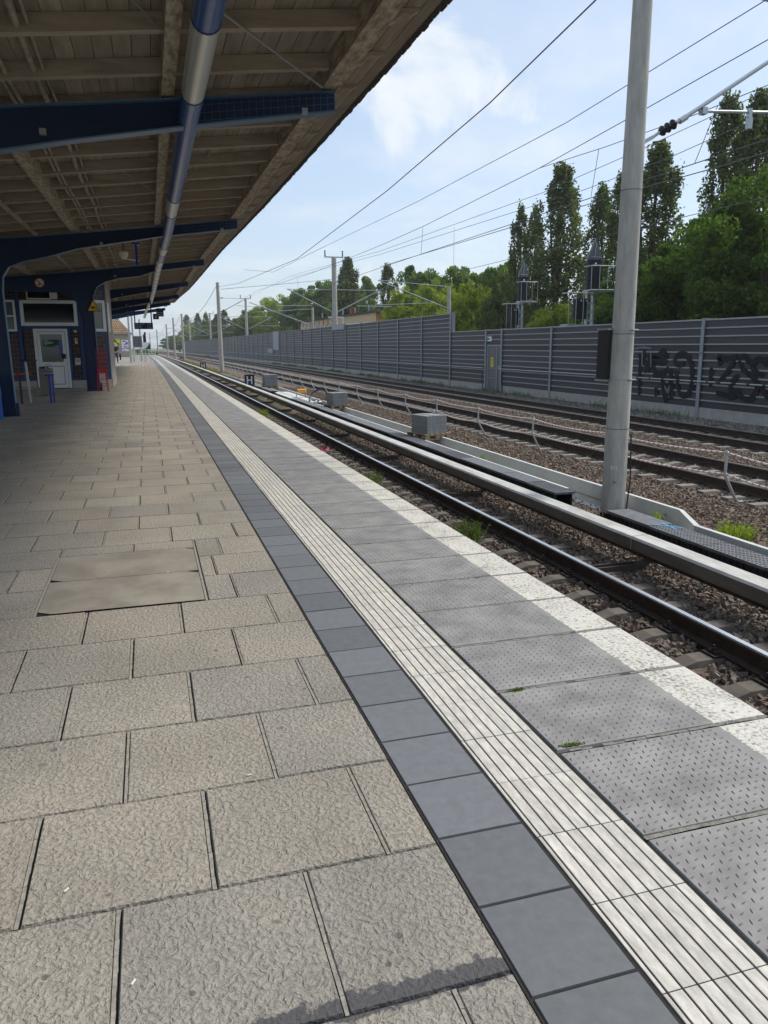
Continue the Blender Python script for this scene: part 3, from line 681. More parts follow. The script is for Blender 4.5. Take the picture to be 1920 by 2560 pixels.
# black cable duct with studded lid
t = thing('cable_duct', 'black plastic cable duct with studded lid, open where it stops by the mast', 'cable duct', (6.3, 6, -1.2))
def duct(y0, y1):
    b = MB(); n = int((y1 - y0) / 1.0)
    for i in range(n):
        ya, yb = y0 + i * 1.0 + .004, y0 + (i + 1) * 1.0 - .004; c = cvx(ya); z = -.865 + random.uniform(-.008, .008); sx = random.uniform(-.008, .008)
        b.box(6.10 + c + sx, 6.46 + c + sx, ya, yb, z - .035, z)
    if y0 < 15:
        yy = y0 + .05
        while yy < min(y1, 20):
            for q in range(7): b.box(6.125 + q * .05, 6.145 + q * .05, yy, yy + .02, -.868, -.861)
            yy += .06
    b.build('lid', 'duct', t)
    b = MB(); c0, c1 = cvx(y0), cvx(y1)
    for xa, xb in ((6.12, 6.15), (6.41, 6.44)): b.sweep([(xa, -1.2), (xb, -1.2), (xb, -.905), (xa, -.905)], path(y0 + .05, y1))
    b.sweep([(6.12, -1.2), (6.44, -1.2), (6.44, -1.17), (6.12, -1.17)], path(y0 + .06, y1 - .01))
    yy = y0
    while yy < min(y1, 30): b.box(6.09 + cvx(yy), 6.118 + cvx(yy), yy + .02, yy + .035, -1.19, -.91); yy += .1
    b.build('duct_body', 'duct_s', t)
duct(4.3, 9.4); duct(10.75, 34.9); duct(41, 70)
for k in range(3):
    MB().tube([(6.25 + .05 * k, 11.0, -1.10), (6.3 + .05 * k, 10.6, -1.13), (6.33 + .06 * k, 10.2, -1.16), (6.4 + .05 * k, 9.2, -1.14)], .016, 8).build('cable', 'black', t, smooth=True)

M['cyan'] = mat('blue_paint_mark', (0.10, 0.42, 0.72), 0.6)
b = MB(); b.beam((6.20, 8.35, -.862), (6.44, 8.05, -.862), .02, .004); b.build('paint_mark', 'cyan', t); b = MB(); b.beam((6.30, 8.02, -.862), (6.36, 8.38, -.862), .018, .004); b.build('paint_mark', 'cyan', t)
# pale concrete troughing
t = thing('concrete_trough', 'pale concrete cable trough with a stepped outer wall curving round the mast', 'cable trough', (6.95, 9, -1.25))
def wall(x0, x1, y0, y1, zt, name='trough_wall', seg=1.0):
    y = y0; n = 0
    while y < y1 - .01:
        e = min(y + seg, y1); b = MB(); ca, ce = cvx(y), cvx(e); j = random.uniform(-.004, .004)
        b.add([(x0 + ca + j, y + .002, -1.28), (x1 + ca + j, y + .002, -1.28), (x1 + ce + j, e - .002, -1.28), (x0 + ce + j, e - .002, -1.28), (x0 + ca + .012 + j, y + .002, zt), (x1 + ca + j, y + .002, zt), (x1 + ce + j, e - .002, zt), (x0 + ce + .012 + j, e - .002, zt)],
              [(0, 3, 2, 1), (4, 5, 6, 7), (0, 1, 5, 4), (1, 2, 6, 5), (2, 3, 7, 6), (3, 0, 4, 7)])
        b.build(name, 'conc_new', t, bevel=.004); y = e; n += 1
wall(7.16, 7.24, 9.1, 33.1, -.885); wall(6.66, 6.73, 11.4, 33.1, -.94); wall(7.16, 7.24, 34.3, 60, -.885, seg=3); wall(6.66, 6.73, 34.3, 60, -.94, seg=3)
wall(6.76, 6.84, 3.2, 8.25, -.90); wall(6.60, 6.65, 8.3, 9.6, -.95)
b = MB(); b.add([(7.17, 9.1, -1.28), (7.24, 9.1, -1.28), (6.84, 8.25, -1.28), (6.76, 8.25, -1.28), (7.17, 9.1, -.885), (7.24, 9.1, -.885), (6.84, 8.25, -.90), (6.76, 8.25, -.90)],
              [(0, 1, 5, 4), (1, 2, 6, 5), (2, 3, 7, 6), (3, 0, 4, 7), (4, 5, 6, 7)]); b.build('trough_wall', 'conc_new', t)
MB().box(6.66, 7.2, 9.0, 33.0, -1.27, -1.225).build('trough_floor', 'conc_new', t)
b = MB(); b.tube([(6.68, 9.55, -1.02), (6.72, 9.2, -1.06), (6.78, 8.7, -1.02)], .02); b.box(6.60, 6.72, 9.55, 9.63, -1.24, -.96); b.build('pipe_stub', 'duct', t)

# ------------------------------------------------------------------ catenary masts
def mast(name, label, x, y, zb, zt, r0, r1, group=None, rings=()):
    t = thing(name, label, 'catenary mast', (x, y, zb), 0, group)
    MB().lathe([(r0 + (r1 - r0) * k / 8, zb + (zt - zb) * k / 8) for k in range(9)], 28, x, y).build('pole', 'mast', t, smooth=True)
    for z in rings:
        rr = r0 + (r1 - r0) * (z - zb) / (zt - zb) + .0025
        MB().lathe([(rr, z - .006), (rr, z + .006)], 28, x, y).build('joint_ring', 'duct', t)
    return t
def insul(b, p, q, r=.075, n=3, mi=0):
    p, q = Vector(p), Vector(q); pts = []; rs = []
    m = n * 4
    for k in range(m + 1):
        pts.append(p.lerp(q, k / m)); rs.append(r * (.45 if k % 4 == 0 else (1.0 if k % 4 == 2 else .8)))
    b.tube(pts, rs, 14, mi)
gm = 'concrete catenary masts receding beside the nearest track'
t = mast('catenary_mast', 'thick concrete mast standing nearest, cut off by the top of the photo', 6.87, 10.3, -1.3, 7.2, .183, .125, gm, (3.62, 1.60, .18))
for z in (1.655, .925):
    r = .183 + (.125 - .183) * (z + 1.3) / 8.5 + .004
    b = MB().lathe([(r, z - .012), (r, z + .012)], 28, 6.87, 10.3); b.tube([(6.90, 10.3 - r - .03, z), (7.02, 10.3 - r + .0, z)], .012); b.build('strap_band', 'alu', t)
b = MB(); b.beam((7.0, 10.3, 4.27), (7.17, 10.3, 4.36), .05, .05); b.tube([(7.17, 10.3, 4.36), (7.30, 10.3, 4.445)], .022); b.tube([(7.53, 10.3, 4.575), (7.62, 10.3, 4.62)], .028); b.tube([(7.60, 10.3, 4.60), (7.72, 10.3, 4.67)], .043); b.build('arm_joint', 'galv', t)
b = MB(); insul(b, (7.28, 10.3, 4.43), (7.54, 10.3, 4.575)); b.build('insulator', 'porc', t, smooth=True)
b = MB(); b.tube([(7.64, 10.3, 4.63), (9.9, 10.3, 6.03)], .030, 12); b.build('cantilever_tube', 'galv', t, smooth=True)
b = MB(); b.tube([(8.02, 10.3, 4.765), (10.3, 10.3, 4.90)], .022, 12); b.build('registration_tube', 'galv', t, smooth=True)
b = MB(); b.tube([(7.90, 10.3, 4.80), (7.94, 10.3, 4.75), (8.02, 10.3, 4.765)], .018); b.box(7.955, 8.04, 10.25, 10.35, 4.72, 4.81); b.build('clamp', 'galv', t); b = MB(); b.box(8.78, 8.84, 10.27, 10.33, 4.74, 4.86); b.box(8.79, 8.85, 10.26, 10.34, 4.58, 4.741); b.build('clamp', 'galv', t)
b = MB(); b.tube([(7.0, 10.3, 6.55), (9.9, 10.3, 6.2)], .02, 8); insul(b, (7.0, 10.3, 6.9), (7.35, 10.3, 6.9), .06, 3); b.build('top_tie', 'galv', t)
MB().tube([(7.04, 10.20, -1.2), (7.06, 10.16, -.6), (7.055, 10.18, -.2), (7.05, 10.2, 0.1)], .012, 6).build('earth_cable', 'black', t)
b = MB().lathe([(.028, 0), (.028, .012), (.012, .016), (.012, .022)], 16); b.build('round_plate', 'alu', t, world=False)
rp = [o for o in bpy.data.objects if o.name.startswith('round_plate')][0]; rp.rotation_euler = (PI / 2, 0, -.55); rp.location = (-.095, -.155, .68)
text('35L', .085, (6.87 - .63 * .182 - .045, 10.3 - .78 * .182 + .036, -.44), (PI / 2, 0, -.67), 'ink', t, 'mast_number', .001)
# flat black cabinet strapped to the mast
t = thing('display_cabinet', 'tall narrow black cabinet strapped to the left of the nearest mast', 'cabinet', (6.62, 10.55, .91))
MB().box(6.64, 6.72, 10.34, 10.62, .925, 1.655).build('cabinet_body', 'black', t, bevel=.01)
b = MB(); b.box(6.63, 6.73, 10.33, 10.63, 1.657, 1.685); b.box(6.63, 6.73, 10.33, 10.63, .895, .923); b.build('cabinet_frame', 'alu', t)

def arm(t, x, y, z, s, dz=1.0, L_=2.6):
    b = MB(); b.tube([(x + s * .15, y, z), (x + s * L_, y, z + dz * 1.25)], .028, 8); b.tube([(x + s * .15, y, z + 1.3), (x + s * L_, y, z + 1.27)], .018, 8)
    b.tube([(x + s * (L_ - .9), y, z + .62), (x + s * (L_ + .6), y, z + .55)], .018, 8); b.build('cantilever', 'galv', t)
    b = MB(); insul(b, (x + s * .15, y, z + .02), (x + s * .5, y, z + .2), .06); insul(b, (x + s * .15, y, z + 1.3), (x + s * .45, y, z + 1.3), .05); b.build('insulator', 'porc', t)
rows = [(76, 7.3, 'second'), (141, 7.0, 'third'), (172, 7.4, 'fourth'), (206, 7.0, 'fifth'), (271, 7.0, 'sixth'), (336, 7.0, 'seventh'), (400, 7.0, 'eighth')]
for i, (y, zt, nth) in enumerate(rows):
    x = 6.87 + cvx(y)
    lb = {0: 'concrete mast with one long bracket arm, second from the front in its row', 1: 'slim concrete mast left of the tall second mast, third of its row'}.get(i, nth + ' mast of the receding row, seen small between platform roof and noise wall')
    t = mast('catenary_mast', lb, x, y, -1.3, zt, .225, .15, gm); arm(t, x, y, 4.6, 1)
gb = 'catenary masts rising behind the noise wall'
ml = ['tall concrete mast behind the wall by the ochre building, with crossarm on top', 'second mast with a small crossarm, behind the wall left of the ochre building']
for i, (y, x, zt) in enumerate([(81, 19.3, 10.35), (148, 18.9, 10.0), (215, 18.6, 10.0), (280, 18.2, 10)]):
    x += cvx(y)
    t = mast('catenary_mast', ml[i] if i < 2 else ('third mast of the row behind the wall, thin and pale' if i == 2 else 'farthest mast of the row behind the wall'), x, y, -1.6, zt, .29, .25 if i == 0 else .2, gb)
    b = MB(); b.box(x - 1.0, x + 1.0, y - .07, y + .07, zt, zt + .11); b.build('crossarm', 'galv', t)
    b = MB(); insul(b, (x - .93, y, zt + .11), (x - .93, y, zt + .72), .09); insul(b, (x + .93, y, zt + .11), (x + .93, y, zt + .72), .09); b.build('insulator', 'porc', t)
    b = MB()
    for s in (-1, 1):
        zb_ = zt - 5.4
        b.tube([(x + s * .35, y, zb_), (x + s * 5.0, y, zb_ + 2.25)], .05, 8); b.tube([(x + s * .35, y, zb_ + 2.2), (x + s * 5, y, zb_ + 2.2)], .03, 8); b.tube([(x + s * 2.4, y, zb_ + .6), (x + s * 6.2, y, zb_ + .55)], .035, 8)
    b.build('cantilever', 'galv', t)
t = mast('catenary_mast', 'short thin mast just above the step in the noise wall, bracket to the left', 18.2, 46.2, -1.3, 5.0, .14, .11)
b = MB(); b.tube([(18.1, 46.2, 3.7), (13.6, 46.2, 5.3)], .03); b.tube([(18.1, 46.2, 5.0), (13.6, 46.2, 5.3)], .02); b.tube([(17.1, 46.2, 4.0), (13.4, 46.2, 3.85)], .022); b.build('cantilever', 'galv', t)
t = mast('catenary_mast', 'thin grey mast in front of the ochre building windows', 19.0, 92, -1.3, 5.9, .16, .13)
b = MB(); b.tube([(18.6, 92, 3.9), (11.6, 92, 6.4)], .05); b.tube([(18.9, 92, 5.7), (12, 92, 5.3)], .03); b.build('cantilever', 'galv', t)

# ------------------------------------------------------------------ overhead wires
def wire(name, label, pts, r, m, sub=14, sag=0.0, group='overhead line wires'):
    P_ = []
    for i in range(len(pts) - 1):
        a, c = Vector(pts[i]), Vector(pts[i + 1])
        for k in range(sub):
            u = k / sub; p = a.lerp(c, u); p.z -= sag * 4 * u * (1 - u); P_.append(p)
    P_.append(Vector(pts[-1])); return MB().tube(P_, r, 6).build(name, m, label=label, cat='overhead wire', group=group)
wire('feeder_cable', 'thick dark feeder cable sagging from the nearest mast towards the second mast', [(6.68, 10.2, 6.52), (6.7, 15, 6.05), (6.75, 22, 5.70), (6.75, 36, 5.30), (6.7, 59, 5.95), (6.7, 76, 6.9)], .0125, 'wire_p', 6)
for k in range(1, 4):
    y0, y1 = [76, 141, 206, 271][k - 1:k + 1]
    wire('feeder_cable', ('feeder cable drooping between second and third mast' if k == 1 else 'feeder cable drooping farther along, between the small distant masts'), [(6.7 + cvx(y0), y0, 6.9), (6.7 + cvx(y1), y1, 6.7)], .02, 'wire_p', 10, 1.5)
X2 = 10.4
def thing_wires(name, label, specs, drops):
    t = thing(name, label, 'overhead wire', specs[0][0], 0, None)
    for nm, pts, r, sag in specs:
        P_ = []
        for i in range(len(pts) - 1):
            a, c = Vector(pts[i]), Vector(pts[i + 1])
            for k in range(8):
                u = k / 8; p = a.lerp(c, u); p.z -= sag * 4 * u * (1 - u); P_.append(p)
        P_.append(Vector(pts[-1])); MB().tube(P_, r, 6).build(nm, 'wire', t)
    for a, c in drops: MB().tube([a, c], .008, 5).build('dropper', 'wire', t)
    return t
def mk(name, label, loc): return loc
t = thing('contact_line', 'upper messenger and contact wires with droppers above the middle track', 'overhead wire', (X2, 10, 4.6))
def wadd(nm, pts, r, sag=0):
    P_ = []
    for i in range(len(pts) - 1):
        a, c = Vector(pts[i]), Vector(pts[i + 1])
        for k in range(6):
            u = k / 6; p = a.lerp(c, u); p.z -= sag * 4 * u * (1 - u); P_.append(p)
    P_.append(Vector(pts[-1])); MB().tube(P_, r, 6).build(nm, 'wire', t)
wadd('messenger_wire', [(10.4, 2, 7.2), (10.4, 10.3, 6.55), (10.4, 15.2, 6.30), (10.4, 19.9, 6.08), (10.4, 29, 5.89), (10.4, 35, 5.87), (10.4, 50, 6.0), (10.3, 76, 6.6), (9.8, 110, 5.8), (9.6, 141, 6.6), (8.5, 206, 6.6)], .010)
wadd('stitch_wire', [(10.4, 2, 6.0), (10.4, 11.8, 5.74), (10.4, 13.6, 5.76), (10.4, 16.8, 5.89), (10.4, 19.9, 6.08)], .008)
wadd('contact_wire', [(10.4, 1, 4.85), (10.4, 11.7, 4.86), (10.4, 29.3, 4.90), (10.4, 42, 4.9), (10.2, 76, 4.9), (9.6, 141, 4.9), (8.5, 206, 4.9)], .010)
wadd('contact_wire', [(10.7, 1, 4.65), (10.5, 12.8, 4.69), (10.4, 15.2, 4.72), (10.4, 35, 4.96)], .010)
for a, c in (((10.4, 17.0, 5.90), (10.4, 17.25, 4.89)), ((10.4, 29.2, 5.89), (10.4, 29.4, 4.9)), ((10.4, 13.0, 5.75), (10.45, 13.6, 4.88)), ((10.4, 42, 5.92), (10.4, 42, 4.9)), ((10.35, 55, 6.05), (10.35, 55, 4.9))):
    MB().tube([a, c], .007, 5).build('dropper', 'wire', t)
t = thing('contact_line', 'lower messenger and contact wires above the farthest track, in front of the poplars', 'overhead wire', (14.8, 16, 4.9))
wadd('messenger_wire', [(14.8, 8, 7.9), (14.8, 16.7, 7.44), (14.8, 21.6, 7.25), (14.8, 28, 7.1), (14.8, 49.8, 7.4), (14.6, 81, 8.5), (14, 146, 8)], .010)
wadd('messenger_wire', [(14.8, 8, 7.3), (14.8, 17.4, 6.86), (14.8, 20.1, 6.72), (14.8, 25, 6.66), (14.8, 49.8, 7.2), (14.6, 81, 8.3)], .010)
wadd('contact_wire', [(14.8, 8, 4.96), (14.8, 34.5, 4.96), (14.6, 81, 5.0), (14, 146, 5)], .010)
for y in (22, 37, 60): MB().tube([(14.8, y, 6.9 if y < 30 else 7.1), (14.8, y, 4.97)], .007, 5).build('dropper', 'wire', t)
wire('earth_wire', 'highest thin wires running to the crossarm of the tall mast behind the wall', [(18.3, 81, 11.5), (17.5, 50, 10.6), (16.8, 30, 10.2), (16.3, 12, 10.6)], .016, 'wire', 8)
wire('earth_wire', 'thin wire dropping from the tall crossarm left towards the small crossarm', [(18.3, 81, 11.5), (17.6, 112, 11.6), (17.6, 146, 15.0)], .022, 'wire', 8)
wire('earth_wire', 'faint wire slanting from the tall mast behind the wall to the second mast', [(18.9, 81, 8.2), (13, 78, 7.4), (7.0, 76, 6.7)], .018, 'wire', 6)

# ------------------------------------------------------------------ noise wall
WX = 17.5
post_y = [11.4, 16.5, 21.65, 26.68, 31.7, 36.85, 38.8, 43.95] + [43.95 + 5.09 * k for k in range(1, 52)]
t = thing('noise_wall', 'long anthracite noise wall of horizontal boards between pale steel posts', 'noise wall', (WX, 30, -1.2))
LOW, HIGH, ZB = 2.23, 3.30, -.62
def panel(y0, y1, zb, zt, name='wall_panel', x=None):
    b = MB(); n = round((zt - zb) / .262); h = (zt - zb) / n; c0, c1 = cvx(y0), cvx(y1); X = WX if x is None else x
    for k in range(n):
        za, zc = zb + k * h, zb + (k + 1) * h
        ya, yb = y0 + .05, y1 - .05
        V_ = lambda dx, z: [(X + dx + c0, ya, z), (X + dx + c1, yb, z)]
        a = V_(0.0, za) + V_(.010, zc - .058) + V_(-.022, zc - .046) + V_(-.022, zc - .004) + V_(0.0, zc)
        b.add(a, [(0, 1, 3, 2)], 0); b.add(a, [(2, 3, 5, 4)], 0); b.add(a, [(4, 5, 7, 6)], 1); b.add(a, [(6, 7, 9, 8)], 1)
    b.add([(X + c0, y0 + .05, zt), (X + c1, y1 - .05, zt), (X + .12 + c1, y1 - .05, zt), (X + .12 + c0, y0 + .05, zt)], [(0, 1, 2, 3)], 1)
    b.add([(X + .12 + c0, y0 + .05, zb), (X + .12 + c1, y1 - .05, zb), (X + .12 + c1, y1 - .05, zt), (X + .12 + c0, y0 + .05, zt)], [(0, 1, 2, 3)], 0)
    return b.build(name, ['npan', 'nledge'], t, fix=False)
for i, y in enumerate(post_y):
    zt = (HIGH if y > 43.9 else LOW) + .03; c = cvx(y)
    b = MB(); b.box(WX - .07 + c, WX - .055 + c, y - .075, y + .075, -1.3, zt); b.box(WX - .055 + c, WX + .14 + c, y - .006, y + .006, -1.3, zt); b.box(WX + .14 + c, WX + .155 + c, y - .075, y + .075, -1.3, zt)
    if abs(y - 43.95) < .1: b.box(WX + .0 + c, WX + .13 + c, y - .32, y - .17, 2.2, zt + .03)
    b.build('wall_post', 'npost', t)
    if i == len(post_y) - 1: break
    y1 = post_y[i + 1]
    if abs(y - 36.85) < .1: continue
    panel(y, y1, ZB, HIGH if y > 43.9 else LOW)
    c1 = cvx(y1); b = MB(); b.add([(WX - .03 + c, y + .06, -1.3), (WX - .03 + c1, y1 - .06, -1.3), (WX + .12 + c1, y1 - .06, -1.3), (WX + .12 + c, y + .06, -1.3), (WX - .03 + c, y + .06, ZB - .003), (WX - .03 + c1, y1 - .06, ZB - .003), (WX + .12 + c1, y1 - .06, ZB - .003), (WX + .12 + c, y + .06, ZB - .003)],
                                  [(4, 5, 6, 7), (0, 1, 5, 4), (3, 0, 4, 7)]); b.build('plinth', 'conc', t)
panel(36.85, 38.8, 1.50, LOW, 'door_head_panel')
# service door
b = MB(); b.box(WX - .02, WX + .10, 36.95, 37.05, -1.0, 1.46); b.box(WX - .02, WX + .10, 38.6, 38.7, -1.0, 1.46); b.box(WX - .02, WX + .10, 37.05, 38.6, 1.38, 1.46); b.box(WX - .02, WX + .1, 37.45, 37.52, -1.0, 1.38); fr_ = b.build('door_frame', 'nledge', t)
d = MB().box(WX + .02, WX + .07, 37.53, 38.59, -.95, 1.37).build('service_door', 'ndoor', t)
MB().box(WX + .02, WX + .07, 37.06, 37.44, -.95, 1.37).build('side_leaf', 'ndoor', t)
b = MB();
for z in (-.28, .22): b.box(WX + .012, WX + .0195, 37.53, 38.59, z, z + .02)
b.build('door_seam', 'nledge', d)
b = MB(); b.box(WX - .03, WX + .0, 37.49, 37.52, .0, .05); b.box(WX - .03, WX - .0, 37.53, 37.65, .02, .04); b.build('handle', 'alu', d)
y = MB().box(WX + .006, WX + .018, 37.95, 38.28, .30, .80).build('yellow_notice', 'ypaper', d)
b = MB(); b.box(WX + .001, WX + .005, 38.07, 38.16, .60, .74); b.box(WX + .001, WX + .005, 38.0, 38.22, .53, .56); b.box(WX + .001, WX + .005, 38.03, 38.2, .45, .47); b.box(WX + .001, WX + .005, 38.03, 38.2, .37, .40); b.build('notice_print', 'spray', y)
g_ = MB().box(WX + .006, WX + .018, 37.14, 37.38, .18, .42).build('exit_sign', 'green', t)
b = MB(); b.box(WX + .001, WX + .005, 37.29, 37.35, .30, .37); b.box(WX + .001, WX + .005, 37.17, 37.20, .22, .38); b.box(WX + .001, WX + .005, 37.22, 37.32, .21, .25); b.build('pictogram', 'ink', g_)
s_ = MB().box(WX - .06, WX - .05, 38.1, 38.72, 1.64, 1.88).build('arrow_sign', 'ink', t)
MB().add([(WX - .064, 38.68, 1.67), (WX - .064, 38.15, 1.76), (WX - .064, 38.68, 1.85)], [(0, 1, 2)]).build('arrow', 'green', s_)
for yy in (36.55, 39.05): MB().tube([(WX - .14, yy, .02), (WX - .13, yy + .02, -.4), (WX - .10, yy - .03, -.9), (WX - .09, yy, -1.05)], .022, 6).build('cable_drop', 'black', t)
# conduit along the wall
for (ya, yb) in ((8, 36.9), (38.85, 250)):
    MB().sweep([(WX - .16 + .024 * math.cos(a * PI / 4), .235 + .024 * math.sin(a * PI / 4)) for a in range(8)], path(ya, yb)).build('wall_conduit', 'galv', t, smooth=True)
b = MB(); yy = 18.0
while yy < 27: b.sweep([(WX - .16 + .029 * math.cos(a * PI / 4), .235 + .029 * math.sin(a * PI / 4)) for a in range(8)], [(0, yy, 0), (0, yy + random.choice((.08, .12, .2)), 0)]); yy += random.uniform(.5, .9)
b.build('tape_bands', 'black', t)
text('20', .13, (WX - .0715, 21.73, 1.10), (PI / 2, 0, -PI / 2), 'black', t, 'post_number', .001)
# sprayed tags: ribbons lying on the boards; points are (y, z) on the wall
def tagstroke(pts, wd, m='spray', dx=0):
    P_ = []
    for i in range(len(pts) - 1):          # catmull-rom
        p0 = pts[max(i - 1, 0)]; p1 = pts[i]; p2 = pts[i + 1]; p3 = pts[min(i + 2, len(pts) - 1)]
        for k in range(6):
            u = k / 6; P_.append(tuple(.5 * ((2 * p1[j]) + (-p0[j] + p2[j]) * u + (2 * p0[j] - 5 * p1[j] + 4 * p2[j] - p3[j]) * u * u + (-p0[j] + 3 * p1[j] - 3 * p2[j] + p3[j]) * u ** 3) for j in (0, 1)))
    P_.append(tuple(pts[-1][:2])); b = MB(); n = len(P_); vs = []
    for i, p in enumerate(P_):
        a = P_[max(i - 1, 0)]; c = P_[min(i + 1, n - 1)]; d = (c[0] - a[0], c[1] - a[1]); l = math.hypot(*d) or 1
        w_ = wd * (.75 + .35 * math.sin(PI * i / n)) / 2; nx, nz = -d[1] / l * w_, d[0] / l * w_
        for s, X in ((1, -.026 - dx), (-1, -.026 - dx)): vs.append((WX + X, p[0] + s * nx, p[1] + s * nz))
    vs2 = [(v[0] + .002, v[1], v[2]) for v in vs]; o = len(vs)
    fs = [(2 * i, 2 * i + 1, 2 * i + 3, 2 * i + 2) for i in range(n - 1)]
    b.add(vs, fs); return b
def wp(px, py):     # traced spot on the wall face, converted from the enlarged crop to metres along / up the wall
    X0 = 1560 + px * .217; Y0 = 860 + py * .217
    v = RM @ Vector((X0 - 960, -(Y0 - 1280), -1916.3)); k = (WX - .026) / v.x; return (v.y * k, CAM_H + v.z * k)
G1 = [[(175, 110), (190, 200), (180, 330), (175, 590)], [(240, 60), (230, 140), (255, 260), (235, 330)], [(330, 140), (400, 130), (450, 90), (480, 150), (440, 210), (340, 180), (345, 300), (370, 330)],
      [(290, 110), (280, 330)], [(520, 270), (470, 330), (400, 350), (345, 360)], [(350, 330), (360, 370)], [(440, 350), (455, 480), (480, 620), (500, 650)], [(540, 280), (540, 480), (545, 640)], [(610, 300), (605, 400)],
      [(690, 200), (670, 240), (600, 230), (590, 170), (650, 120), (730, 140), (780, 260), (785, 420), (760, 540), (700, 600), (640, 560), (615, 430)], [(370, 500), (375, 600)]]
G2 = [[(1095, 250), (1105, 200), (1090, 150), (1150, 170), (1240, 165), (1310, 130)], [(1290, 150), (1230, 260), (1160, 360), (1100, 430)], [(1010, 270), (1000, 350), (1000, 490)],
      [(1060, 560), (1200, 600), (1270, 620)], [(1330, 370), (1270, 400), (1230, 480), (1240, 560), (1300, 610)], [(1320, 180), (1380, 140), (1440, 200), (1440, 240)], [(1325, 190), (1370, 290), (1480, 380), (1540, 470), (1500, 580), (1430, 640), (1340, 600), (1300, 520)],
      [(1640, 260), (1600, 190), (1530, 180), (1480, 250), (1520, 320), (1610, 370)], [(1560, 470), (1610, 540), (1670, 640)], [(1600, 180), (1690, 200), (1760, 300)]]
for gi, (GG, lab_) in enumerate(((G1, 'sprayed_tag'), (G2, 'sprayed_tag'))):
    b = MB()
    for si, s in enumerate(GG):
        q = tagstroke([wp(*p) for p in s], (.20 if gi == 0 else .18) * (1.25 if si in (2, 4, 6, 7) and gi == 0 else 1), dx=.0008 * si); b.add(q.v, q.f)
    b.build(lab_, 'spray', t, fix=False)
b = MB()
for si, s in enumerate([[(110, 60), (200, 40), (320, 50)], [(215, 100), (210, 260)], [(310, 70), (312, 250)], [(470, 480), (510, 560), (525, 480)]]):
    q = tagstroke([wp(*p) for p in s], .07, dx=.012 + .0008 * si); b.add(q.v, q.f)
b.build('sprayed_tag', 'spray2', t, fix=False)
# lighter sheet panels far down the wall and above
for (yy, z0_, z1_) in ((69.35, 2.9, 3.4), (104.9, .9, 3.4), (110.0, .5, 1.1)):
    c = cvx(yy + 2.5); MB().box(WX - .05 + c - .1, WX - .03 + c, yy + .2, yy + 4.9, z0_, z1_).build('pale_panel', 'npost', t)

# ------------------------------------------------------------------ rope barrier along the middle track
def bpost():
    t = thing('barrier_post', 'x', 'barrier post')
    b = MB(); b.tube([(.75, 0, -.22), (.15, 0, -.22), (.09, 0, -.20), (.05, 0, -.16), (-.16, -.03, .18), (-.19, -.03, .23), (-.20, -.03, .28), (-.20, -.02, .66)], .024, 10); b.build('bent_tube', 'galv', t, world=False, smooth=True)
    b = MB(); b.tube([(.75, 0, -.222), (.2, 0, -.222)], .028, 10); b.build('foot_sleeve', 'black', t, world=False)
    for z in (.62, .27): MB().tube([(-.23, -.03, z), (-.16, -.01, z)], .02, 8).build('rope_hook', 'galv', t, world=False)
    return t
bp0 = bpost(); PYS = [6.7, 10.2, 13.7, 16.9, 20.15, 23.45, 26.7, 30.2] + [30.2 + 3.35 * k for k in range(1, 30)]
desc = ['grey bent barrier post cut off at the right edge', 'grey bent barrier post near the right edge, nearest one wholly in view', 'barrier post half hidden behind the nearest mast', 'first barrier post left of the nearest mast',
        'second barrier post left of the nearest mast', 'barrier post just behind the nearest shrink-wrapped stack', 'fourth barrier post left of the nearest mast', 'fifth barrier post left of the nearest mast']
tops = []
for i, y in enumerate(PYS):
    o = bp0 if i == 0 else copy_tree(bp0); x = 9.06 + cvx(y); o.location = (x, y, -.92 + random.uniform(-.03, .03)); o.rotation_euler = (random.uniform(-.03, .03), random.uniform(-.04, .04), random.uniform(-.08, .08))
    o['label'] = desc[i] if i < len(desc) else 'small bent barrier post in the far zigzag row beside the middle track'
    o['group'] = 'rope barrier posts' if i < len(desc) else 'far rope barrier posts'; tops.append((x - .20, y - .02, o.location.z))
for z, lb in ((.62, 'upper'), (.27, 'lower')):
    P_ = []
    for i in range(len(tops) - 1):
        a, c = Vector(tops[i]), Vector(tops[i + 1]); a.z += z; c.z += z; sg = random.uniform(.03, .10)
        for k in range(6): u = k / 6; p = a.lerp(c, u); p.z -= sg * 4 * u * (1 - u); P_.append(p)
    MB().tube(P_, .017, 6).build('barrier_rope', 'rope', label=f'{lb} red and white rope strung along the bent barrier posts', cat='rope', group='barrier ropes')

